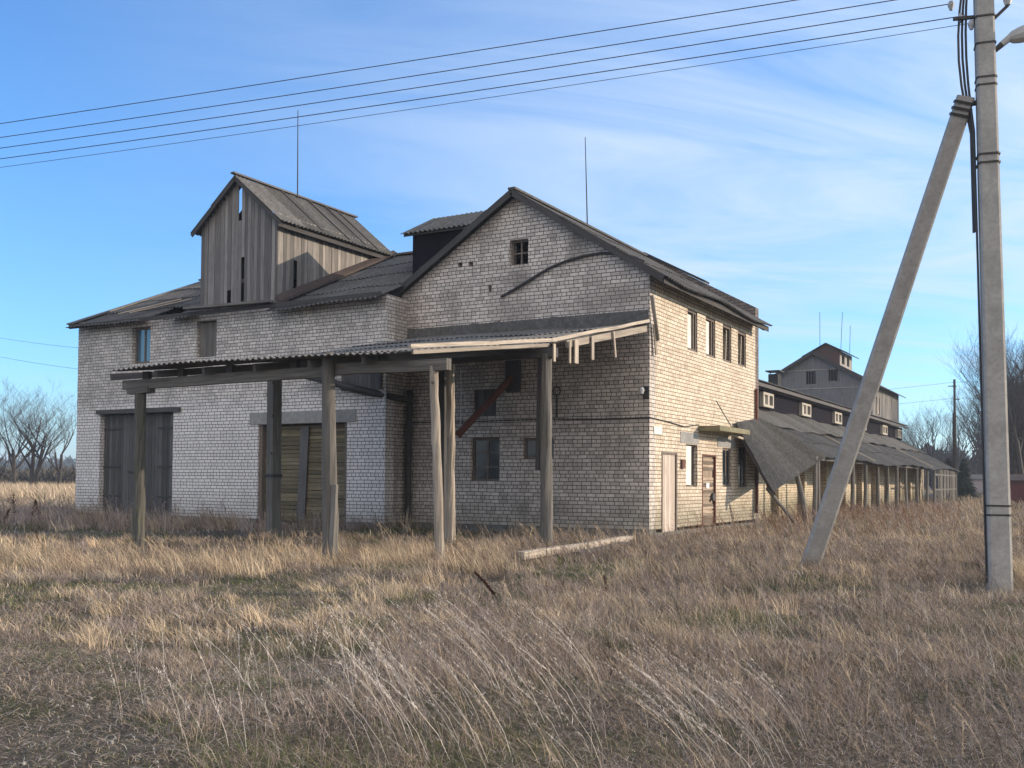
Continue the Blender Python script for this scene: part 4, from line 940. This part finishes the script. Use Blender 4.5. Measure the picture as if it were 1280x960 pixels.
# scrub and distant woods: masses of fine twig faces
def twigmass(name,mat,regions,label,n,size,seed):
    r=np.random.default_rng(seed); Vs=[];Fs=[];cnt=0
    P=[]
    for (p0,p1,Za,Zb,h0,h1) in regions:
        q=r.random((n,3)); pxx=p0+(p1-p0)*q[:,0]; Z=Za+(Zb-Za)*q[:,1]
        hh=(h0+(h1-h0)*fbm(pxx*.05,Z*.08+3,seed,4)); z=hh*(q[:,2]**.8)
        X=(pxx-640)/1264*Z; P.append(np.stack([CAM[0]+X*.866-Z*.5,CAM[1]+X*.5+Z*.866,z],1))
    P=np.concatenate(P); N_=len(P)
    d=r.normal(size=(N_,3)); d[:,2]=np.abs(d[:,2])+.8; d/=np.linalg.norm(d,axis=1)[:,None]; s=r.normal(size=(N_,3)); s/=np.linalg.norm(s,axis=1)[:,None]
    L_=size*(0.5+r.random((N_,1)))
    V=np.stack([P,P+d*L_+s*L_*.12,P+d*L_*.9-s*L_*.10],1).reshape(-1,3)
    me=bpy.data.meshes.new(name); me.vertices.add(len(V)); me.vertices.foreach_set('co',V.ravel())
    me.loops.add(len(V)); me.loops.foreach_set('vertex_index',np.arange(len(V))); me.polygons.add(N_); me.polygons.foreach_set('loop_start',np.arange(N_)*3); me.polygons.foreach_set('loop_total',np.full(N_,3)); me.update(calc_edges=True)
    me.materials.append(mat); o=bpy.data.objects.new(name,me); scene.collection.objects.link(o); return tag(o,label,'wood',kind='stuff')
M_SCRUB=plain('scrub_twigs',(.10,.088,.065),(.065,.06,.048),scale=.3)
M_FARW=plain('far_wood_green',(.055,.065,.055),(.035,.045,.04),scale=.05)
M_DKW=plain('dark_wood_mass',(.04,.03,.028),(.025,.02,.019),scale=.4)
twigmass('scrub',M_SCRUB,[(-260,115,115,135,.6,2.3)],'brown leafless scrub behind the left field',9000,1.0,5)
twigmass('distant_wood',M_FARW,[(-500,400,420,520,3,10),(1000,1800,420,520,6,16)],'dark low line of distant woods on the horizon',16000,3.5,6)
twigmass('dense_wood',M_DKW,[(1248,1500,84,120,3,15),(1248,1500,84,110,2,9),(1135,1260,172,200,2,9)],'dark tangled undergrowth below the tall bare trees',16000,1.2,8)
# spruces
M_SPR=plain('spruce_needles',(.035,.055,.035),(.02,.035,.025),scale=2)
def spruce(x,y,h,label,seed):
    rs=random.Random(seed); t=thing('spruce_tree',label,'tree',(x,y,0),'small spruces'); m=MB(); m.tube([(x,y,0),(x,y,h)],[.12,.02],6); m.build('trunk',M_BARK_D,t)
    m=MB()
    for i in range(1500):
        f=rs.random()**1.2; z=.15+f*(h-.2); rr=(1-f)*h*.30*rs.uniform(.45,1.08)+.03; az=rs.uniform(0,6.283); c=Vector((x+math.cos(az)*rr,y+math.sin(az)*rr,z)); o=Vector((math.cos(az),math.sin(az),-.35)); s=Vector((-math.sin(az),math.cos(az),rs.uniform(-.3,.3))); l=rs.uniform(.15,.4)
        m.face([c-s*l*.3,c+o*l,c+s*l*.3,c-o*l*.6+Vector((0,0,.12))])
    m.build('crown',M_SPR,t)
x,y=campos(1205,80); spruce(x,y,3.2,'small dark spruce right of the thin dark pole',1)
x,y=campos(1186,84); spruce(x,y,3.4,'small dark spruce directly behind the thin dark pole',2)
# far pale building and dark red shed
x,y=campos(1231,122); c=thing('farmhouse','low pale pinkish building far behind the concrete pole','building',(x,y,0))
m=MB(); m.box(x-2.6,x+1.8,y,y+8,0,1.9); m.build('wall',plain('pale_plaster',(.62,.48,.42),(.5,.4,.35),scale=1),c)
m=MB(); m.hexa([(x-2.8,y-.3,1.9),(x+2,y-.3,1.9),(x+2,y+8,1.9),(x-2.8,y+8,1.9),(x-2.8,y+3.8,2.5),(x+2,y+3.8,2.5),(x+2,y+4,2.5),(x-2.8,y+4,2.5)]); m.build('roof',M_ROOF,c)
x,y=campos(1287,64); c=thing('red_shed','dark red shed at the right edge below the bare trees','shed',(x,y,0))
m=MB(); m.box(x-1.1,x+4,y,y+3,0,1.6); m.build('wall',plain('dark_red_board',(.13,.035,.035),(.08,.03,.03),scale=3),c)
m=MB(); m.hexa([(x-1.3,y-.2,1.6),(x+4.2,y-.2,1.6),(x+4.2,y+3.2,1.6),(x-1.3,y+3.2,1.6),(x-1.3,y+1.4,2.0),(x+4.2,y+1.4,2.0),(x+4.2,y+1.6,2.0),(x-1.3,y+1.6,2.0)]); m.build('roof',M_RUSTG,c)

# ------------------------------------------------------------------ GRASS AND WEEDS (uncountable)
def inside(x,y,mg=.12):
    a=(x>-20.5-mg)&(x<-7.3+mg)&(y>-1.05-mg); b=(x>-7.6)&(x<.03+mg)&(y>-.04-mg)&(y<9.4); c=(x>-14)&(x<WX+mg)&(y>9)&(y<53.4); d=(x>-10)&(x<-3.2)&(y>47)
    return a&(y<10.4)|b|c|d
class Blades:
    def __init__(s): s.V=[];s.F=[];s.C=[];s.n=0
    def add(s,P,h,w,lean,bend,col,lv=4):
        """P base (N,3); h height; w width; lean (N,2) tip offset per unit height"""
        N_=len(P)
        if N_==0: return
        az=rng.random(N_)*np.pi; sx=np.cos(az)*w*.5; sy=np.sin(az)*w*.5
        fr=np.linspace(0,1,lv); pts=[]
        for i,f in enumerate(fr):
            c=P.copy(); c[:,0]+=lean[:,0]*h*(f**bend); c[:,1]+=lean[:,1]*h*(f**bend); c[:,2]+=h*f*(1-.18*f*np.minimum(np.hypot(lean[:,0],lean[:,1]),3))
            if i<lv-1:
                k=1-.55*f; a=c.copy(); b=c.copy(); a[:,0]-=sx*k; a[:,1]-=sy*k; b[:,0]+=sx*k; b[:,1]+=sy*k; pts+=[a,b]
            else: pts.append(c)
        M_=2*(lv-1)+1; V=np.stack(pts,1).reshape(-1,3); base=(np.arange(N_)*M_)[:,None]+s.n
        tr=[]
        for i in range(lv-2): tr+=[[2*i,2*i+1,2*i+3],[2*i,2*i+3,2*i+2]]
        tr.append([2*(lv-2),2*(lv-2)+1,2*(lv-1)])
        F=(base[:,:,None]+np.array(tr)[None]).reshape(-1,3)
        C=np.repeat(np.concatenate([col,np.ones((N_,1))],1),M_,0)
        s.V.append(V);s.F.append(F);s.C.append(C);s.n+=len(V)
    def build(s,name,mat,label,cat):
        V=np.concatenate(s.V).astype(np.float32);F=np.concatenate(s.F).astype(np.int32);C=np.concatenate(s.C).astype(np.float32)
        me=bpy.data.meshes.new(name); me.vertices.add(len(V)); me.vertices.foreach_set('co',V.ravel()); me.loops.add(F.size); me.loops.foreach_set('vertex_index',F.ravel())
        me.polygons.add(len(F)); me.polygons.foreach_set('loop_start',np.arange(len(F),dtype=np.int32)*3); me.polygons.foreach_set('loop_total',np.full(len(F),3,dtype=np.int32)); me.update(calc_edges=True)
        ca=me.color_attributes.new('tint','FLOAT_COLOR','POINT'); ca.data.foreach_set('color',C.ravel()); me.materials.append(mat)
        o=bpy.data.objects.new(name,me); scene.collection.objects.link(o); print(name,len(F)); return tag(o,label,cat,kind='stuff')
g=G('dry_stalks'); t_=g.attr(); tr=g.n('ShaderNodeBsdfTranslucent'); g.l(t_.outputs['Color'],tr.inputs[0]); g.l(t_.outputs['Color'],g.b.inputs['Base Color']); g.b.inputs['Roughness'].default_value=.8
mxs=g.n('ShaderNodeMixShader'); mxs.inputs[0].default_value=.18; g.l(g.b.outputs[0],mxs.inputs[1]); g.l(tr.outputs[0],mxs.inputs[2]); g.l(mxs.outputs[0],g.nt.nodes['Material Output'].inputs[0]); M_GR=g.m
def sample(n,Za,Zb,margin=.62,bias=1.0,p0=None,p1=None):
    Z=Za+(Zb-Za)*rng.random(n)**bias if bias!=1.0 else np.sqrt(Za**2+(Zb**2-Za**2)*rng.random(n))
    if p0 is None: X=(rng.random(n)*2-1)*(margin*Z+1.2)
    else: X=(p0+(p1-p0)*rng.random(n)-640)/1264*Z
    x=CAM[0]+X*.866-Z*.5; y=CAM[1]+X*.5+Z*.866; return x,y,X,Z
STRAW=np.array([.52,.41,.28]); BLOND=np.array([.58,.45,.30]); BROWN=np.array([.31,.235,.17]); PURP=np.array([.30,.24,.21]); GREEN=np.array([.10,.12,.04]); PALE=np.array([.64,.57,.49]); DARK=np.array([.10,.075,.055])
def colmix(n,cols,wts):
    k=rng.choice(len(cols),n,p=np.array(wts)/sum(wts)); c=np.array(cols)[k]*(.7+.6*rng.random((n,1))); return c
def put(B_,x,y,Z,h,wmin,lean,ls,bend,col,lv=4,wk=.00055,keep=None):
    ok=~inside(x,y)
    if keep is not None: ok&=keep
    x,y,Z,h,col=x[ok],y[ok],Z[ok],h[ok],col[ok]; n=len(x)
    ln=np.array(lean)[None]+rng.normal(size=(n,2))*ls
    P=np.stack([x,y,gz(x,y)-.01],1); B_.add(P,h,np.maximum(wmin,Z*wk)*(.7+.6*rng.random(n)),ln,bend,col,lv)
LEFT=(-.30,-.16)   # prevailing lean, to the left of the view
bare_f=lambda x,y:fbm(x*.42,y*.42,40,3)
# short turf everywhere
Bt=Blades()
open_soil=lambda x,y,p,Z:((p<210+40*np.sin(Z*3))&(Z<8.8))|((p<500)&(Z>9.0)&(Z<13.2)&(fbm(x*.5,y*.5,41,3)>.40))|(fbm(x*.45,y*.45,43,3)>.68)
for n,Za,Zb,hh in ((210000,4.2,9,.075),(240000,9,18,.105),(110000,18,42,.15),(90000,42,130,.32)):
    x,y,X,Z=sample(n,Za,Zb); cl=fbm(x*1.1,y*1.1,50,4); bf=bare_f(x,y); osf=open_soil(x,y,X/Z*1264+640,Z)
    col=colmix(n,[STRAW,BROWN,PURP,GREEN,DARK,PALE],[3.0,3,3.6,1.0,2.4,1.4]); gm=((fbm(x*.6,y*.6,60,3)>.56)|(osf&(fbm(x*1.3,y*1.3,61,3)>.5)))[:,None]; col=np.where(gm&(rng.random((n,1))<.6),GREEN*(.7+.8*rng.random((n,1))),col)
    h=hh*(.3+1.2*rng.random(n))*(.35+1.3*cl)*np.where(osf,.55,1); put(Bt,x,y,Z,h,.0020,LEFT,.75,1.4,col,3,keep=(rng.random(n)<np.where(osf,np.where((Z<8.2)&(X/Z*1264+640<230),.42,.85),np.clip((bf-.30)*5,.3,1))))
# flattened straw, twigs and leaf litter lying on the soil
LIT=[STRAW,PALE,BROWN,DARK,PURP]
for n,Za,Zb,w0 in ((120000,4.2,9,.0030),(120000,9,20,.005)):
    x,y,X,Z=sample(n,Za,Zb); ok=~inside(x,y); x,y,Z=x[ok],y[ok],Z[ok]; n=len(x); P=np.stack([x,y,gz(x,y)+.004+.02*rng.random(n)],1)
    a_=rng.random(n)*6.283; l_=.6+.5*rng.random(n)
    hh_=.012+.02*rng.random(n); Bt.add(P,hh_,np.full(n,w0)*(.6+.9*rng.random(n)),np.stack([np.cos(a_),np.sin(a_)],1)*(1.5+3*rng.random((n,1))),1.0,colmix(n,LIT,[3,1.6,3,3,3]),3)
Bt.build('short_grass',M_GR,'short dry turf with mossy green patches','grass')
# standing dry grass
Bs=Blades()
def tufts(nt,per,Za,Zb,h0,h1,rad,cols,wts,lean=LEFT,ls=.22,lv=4,keepf=None,p0=None,p1=None,bend=1.7,wmin=.0020):
    x,y,X,Z=sample(nt,Za,Zb,p0=p0,p1=p1); k=~inside(x,y,.3)
    if keepf is not None: k&=keepf(x,y,X/Z*1264+640,Z)
    x,y,Z=x[k],y[k],Z[k]; n=len(x); hs=h0+(h1-h0)*rng.random(n)**1.6
    tc=colmix(n,cols,wts); q=np.repeat(np.arange(n),per); m_=len(q)
    r=rad*np.sqrt(rng.random(m_))*(.6+.8*rng.random(n))[q]; a=rng.random(m_)*6.283
    xx=x[q]+np.cos(a)*r; yy=y[q]+np.sin(a)*r; zz=Z[q]
    tl=rng.normal(size=(n,2))*.22+np.array(lean); nn_=m_; ok=~inside(xx,yy)
    xx,yy,zz,q=xx[ok],yy[ok],zz[ok],q[ok]; m_=len(q)
    c=tc[q]*(.5+1.0*rng.random((m_,1)))
    P=np.stack([xx,yy,gz(xx,yy)-.01],1); Bs.add(P,hs[q]*(.4+.7*rng.random(m_)),np.maximum(wmin,zz*.0005)*(.7+.6*rng.random(m_)),tl[q]+rng.normal(size=(m_,2))*ls,bend,c,lv)
ok_=lambda x,y,p,Z:~open_soil(x,y,p,Z)
tufts(620,46,14.0,19.5,.22,.48,.18,[BLOND,STRAW,BROWN],[3,3,3],keepf=lambda x,y,p,Z:(fbm(x*.6,y*.6,70,3)>.44),p0=-60,p1=640,ls=.28)
tufts(420,44,8.5,14,.12,.28,.16,[BLOND,STRAW,PURP],[3,2,2],keepf=lambda x,y,p,Z:(fbm(x*.9,y*.9,71,3)>.50),p0=-60,p1=760,ls=.45)
tufts(1300,30,9,24,.12,.30,.20,[BROWN,PURP,STRAW,DARK],[4,5,2,2],keepf=ok_,ls=.42)
tufts(800,26,4.2,9.5,.09,.24,.14,[BROWN,PURP,STRAW,DARK],[3,5,2,2],keepf=lambda x,y,p,Z:ok_(x,y,p,Z)&(fbm(x*.7,y*.7,73,3)>.40),ls=.5)
tufts(500,36,16,28,.16,.38,.25,[BROWN,STRAW,PURP],[4,2,3],p0=640,p1=1340,ls=.3)
tufts(420,36,7,20,.15,.34,.2,[STRAW,BROWN,BLOND],[3,3,1],p0=760,p1=1340,ls=.35,keepf=lambda x,y,p,Z:fbm(x*.5,y*.5,77,3)>.52)
tufts(2800,16,27,75,.3,.62,.5,[STRAW,BROWN,PURP],[3,4,2],lv=3,wmin=.018)
tufts(2500,12,60,140,.6,1.2,1.2,[STRAW,BLOND,BROWN],[4,4,2],lv=3,wmin=.05,p0=-100,p1=160)
tufts(1600,12,60,150,.4,.8,1.2,[STRAW,BROWN],[4,4],lv=3,wmin=.05,p0=1100,p1=1400)
tufts(420,36,26,36,.30,.70,.3,[PURP*1.2,BROWN,STRAW],[4,3,1],lv=4,p0=-40,p1=520,ls=.25,wmin=.008)
tufts(120,40,13,16,.3,.55,.2,[BLOND,STRAW],[3,3],lv=4,p0=1255,p1=1400,ls=.25)
Bs.build('standing_grass',M_GR,'tufts of blond and brown dry grass','grass')
# twiggy purple brown weeds
Bw=Blades()
def weeds(nw_,Za,Zb,h0,h1,cols,wts,per=14,lean=LEFT,p0=None,p1=None,keepf=None,ls=.16,stemw=.0040,fluff=0,tw=.30,fl=.012):
    x,y,X,Z=sample(nw_,Za,Zb,p0=p0,p1=p1); k=~inside(x,y,.3)
    if keepf is not None: k&=keepf(x,y,X/Z*1264+640,Z)
    x,y,Z=x[k],y[k],Z[k]; n=len(x); h=h0+(h1-h0)*rng.random(n); c=colmix(n,cols,wts)
    ln=np.array(lean)[None]+rng.normal(size=(n,2))*ls; P=np.stack([x,y,gz(x,y)-.01],1); bend=1.4
    w_=np.maximum(stemw,Z*.0005); Bw.add(P,h,w_,ln,bend,c,5)
    q=np.repeat(np.arange(n),per); m_=len(q); f=.25+.72*rng.random(m_)
    B0=P[q].copy(); B0[:,0]+=ln[q,0]*h[q]*f**bend; B0[:,1]+=ln[q,1]*h[q]*f**bend; B0[:,2]+=h[q]*f*(1-.18*f*np.hypot(ln[q,0],ln[q,1]))
    Bw.add(B0,h[q]*tw*(1.15-f)*(.5+rng.random(m_)),np.maximum(.0018,Z[q]*.0004),ln[q]+rng.normal(size=(m_,2))*.65,1.0,c[q]*(.7+.6*rng.random((m_,1))),3)
    if fluff:
        q=np.repeat(np.arange(n),fluff); m_=len(q); f=.5+.5*rng.random(m_)
        B0=P[q].copy(); B0[:,0]+=ln[q,0]*h[q]*f**bend; B0[:,1]+=ln[q,1]*h[q]*f**bend; B0[:,2]+=h[q]*f*(1-.18*f*np.hypot(ln[q,0],ln[q,1]))
        B0+=rng.normal(size=(m_,3))*.003
        Bw.add(B0,np.full(m_,fl)*(.6+.8*rng.random(m_)),np.maximum(.0030,Z[q]*.0005),np.array(lean)[None]+rng.normal(size=(m_,2))*.6,1.0,c[q]*(1.0+.3*rng.random((m_,1))),3)
weeds(3000,7,20,.14,.38,[PURP,BROWN,DARK,STRAW],[5,4,2,1],p0=560,p1=1400,per=18,tw=.40,keepf=lambda x,y,p,Z:ok_(x,y,p,Z)&(fbm(x*.4,y*.4,81,3)>.42),ls=.25)
weeds(1700,4.3,8,.10,.34,[PURP,BROWN,STRAW,DARK],[4,3,1,1],p0=480,p1=1420,per=16,fluff=5,ls=.3,keepf=lambda x,y,p,Z:fbm(x*.8,y*.8,82,3)>.40)
weeds(700,4.3,12,.12,.26,[PURP,BROWN,PALE*.8],[4,3,1],p0=-60,p1=640,per=12,fluff=4,keepf=ok_,ls=.3)
# tall pale stalks near the camera, leaning left
weeds(95,4.9,6.9,.48,.85,[PALE,PALE*.85,STRAW],[4,3,1],p0=470,p1=760,per=4,fluff=26,lean=(-.62,-.36),ls=.10,stemw=.0032,tw=.10)
weeds(60,4.9,6.3,.40,.62,[PALE,PALE*.85,STRAW],[4,3,1],p0=850,p1=1010,per=4,fluff=30,lean=(-.70,-.40),ls=.10,stemw=.0032,tw=.10)
weeds(75,4.8,7.5,.30,.60,[PALE,PURP*1.3],[3,2],p0=150,p1=500,per=6,fluff=16,lean=(-.20,-.1),ls=.28,stemw=.003,tw=.16)
weeds(90,4.8,10.0,.25,.5,[PALE*.8,PURP],[3,2],p0=700,p1=1400,per=6,fluff=14,ls=.3,stemw=.003)
weeds(520,26,36,.4,.95,[PURP*1.1,BROWN,DARK],[4,3,2],p0=-60,p1=520,per=12,stemw=.010,lean=(-.1,-.05),ls=.2)
weeds(1100,24,48,.4,.85,[BROWN,PURP,np.array([.24,.12,.07])],[3,3,3],p0=860,p1=1200,per=10,stemw=.010,ls=.25)
weeds(900,12,30,.25,.5,[STRAW,BROWN,PURP],[2,3,3],p0=640,p1=1400,per=12,ls=.3)
weeds(110,22,26,.25,.6,[STRAW,BROWN,PURP],[2,3,3],p0=480,p1=820,per=8,ls=.3)
Bw.build('dry_weeds',M_GR,'dead twiggy weeds and tall pale stalks leaning left','weeds')
# pale stones on the open soil
ico=[]; m=MB()
for i in range(5200):
    x,y,X,Z=sample(1,4.6,14); x,y,X,Z=float(x[0]),float(y[0]),float(X[0]),float(Z[0]); p=X/Z*1264+640
    if not(((p<230)and Z<8.6) or (p<470 and 9.2<Z<13.6)): continue
    if fbm(x*.9,y*.9,44,3)<.44: continue
    r=random.choice([.004,.005,.006,.007,.009,.012]); z=float(gz(x,y))+r*.35
    P=[]
    for lat in (-.5,.45):
        for a in range(5): P.append((x+r*math.cos(a*1.257+lat)*random.uniform(.7,1.2),y+r*math.sin(a*1.257+lat)*random.uniform(.7,1.2),z+lat*r))
    i0=len(m.v); m.v+=P+[(x,y,z+r*.8)]
    for a in range(5):
        b=(a+1)%5
        for f in ((i0+a,i0+b,i0+5+b,i0+5+a),(i0+5+a,i0+5+b,i0+10)): m.f.append(f); m.t.append(1); m.uv.append(None)
tag(m.build('pebbles',M_STONE),'pale pebbles scattered on the open mossy soil','pebbles',kind='stuff')
# dark dock plants
def dock(x,y,h,label,seed,lean=.2,dens=1.0,spr=.018):
    rs=random.Random(seed); t=thing('dock_plant',label,'plant',(x,y,0),None); z0=float(gz(x,y)); m=MB(); pts=[(x-lean*h*(i/6)**1.5,y,z0+h*i/6) for i in range(7)]; m.tube(pts,[.006]*7,5); m.build('stem',M_BARK_D,t)
    m=MB()
    for i in range(int(260*dens)):
        f=rs.uniform(.42,1); px_=x-lean*h*f**1.5+rs.gauss(0,spr*h)*(1.3-f); py_=y+rs.gauss(0,spr*h)*(1.3-f); pz=z0+h*f; s=rs.uniform(.008,.018); a=Vector((rs.gauss(0,1),rs.gauss(0,1),rs.gauss(0,1))).normalized()*s; b=a.orthogonal().normalized()*s
        c=Vector((px_,py_,pz)); m.face([c-a,c-b,c+a,c+b])
    m.build('seed_head',plain('dock_seed',(.09,.04,.025),(.05,.025,.018),scale=40),t)
x,y=campos(628,11.2); dock(x,y,.38,'dark brown seed head of a dock plant in the middle of the meadow',1,.9)
x,y=campos(761,12.2); dock(x,y,.30,'small dark dock plant in the grass below the long pale timber',4,.2)
x,y=campos(54,17); dock(x,y,.40,'dark dock plant leaning in the grass at the left edge',2,.4)
for i,(p,Z) in enumerate([(6,27),(20,28),(40,27),(52,30)]):
    x,y=campos(p,Z); dock(x,y,.55+.12*((i*7)%4),'dark dry dock stem standing at the edge of the left field',10+i,(-.5,.1,-.25,.35)[i],.5,.06); 
for o in scene.collection.objects:
    if o.get('label')=='dark dry dock stem standing at the edge of the left field': o['group']='dock stems at the left field edge'

# ------------------------------------------------------------------ thin air haze
me=bpy.data.meshes.new('haze'); zb,zt,hw=-4.0,22.0,1560.0
me.from_pydata([(x,y,z) for z in (zb,zt) for x,y in ((-hw,-hw),(hw,-hw),(hw,hw),(-hw,hw))],[],[(0,3,2,1),(4,5,6,7),(0,1,5,4),(1,2,6,5),(2,3,7,6),(3,0,4,7)])
hm=bpy.data.materials.new('air_haze'); hm.use_nodes=True; hn=hm.node_tree; hn.nodes.clear(); ho=hn.nodes.new('ShaderNodeOutputMaterial'); hv=hn.nodes.new('ShaderNodeVolumePrincipled'); hv.inputs['Color'].default_value=(.80,.88,1,1); hv.inputs['Density'].default_value=.0006; hv.inputs['Anisotropy'].default_value=.2
hn.links.new(hv.outputs[0],ho.inputs['Volume']); me.materials.append(hm); hz_=bpy.data.objects.new('haze',me); scene.collection.objects.link(hz_); tag(hz_,'thin pale haze fading the distant woods','haze',kind='stuff')
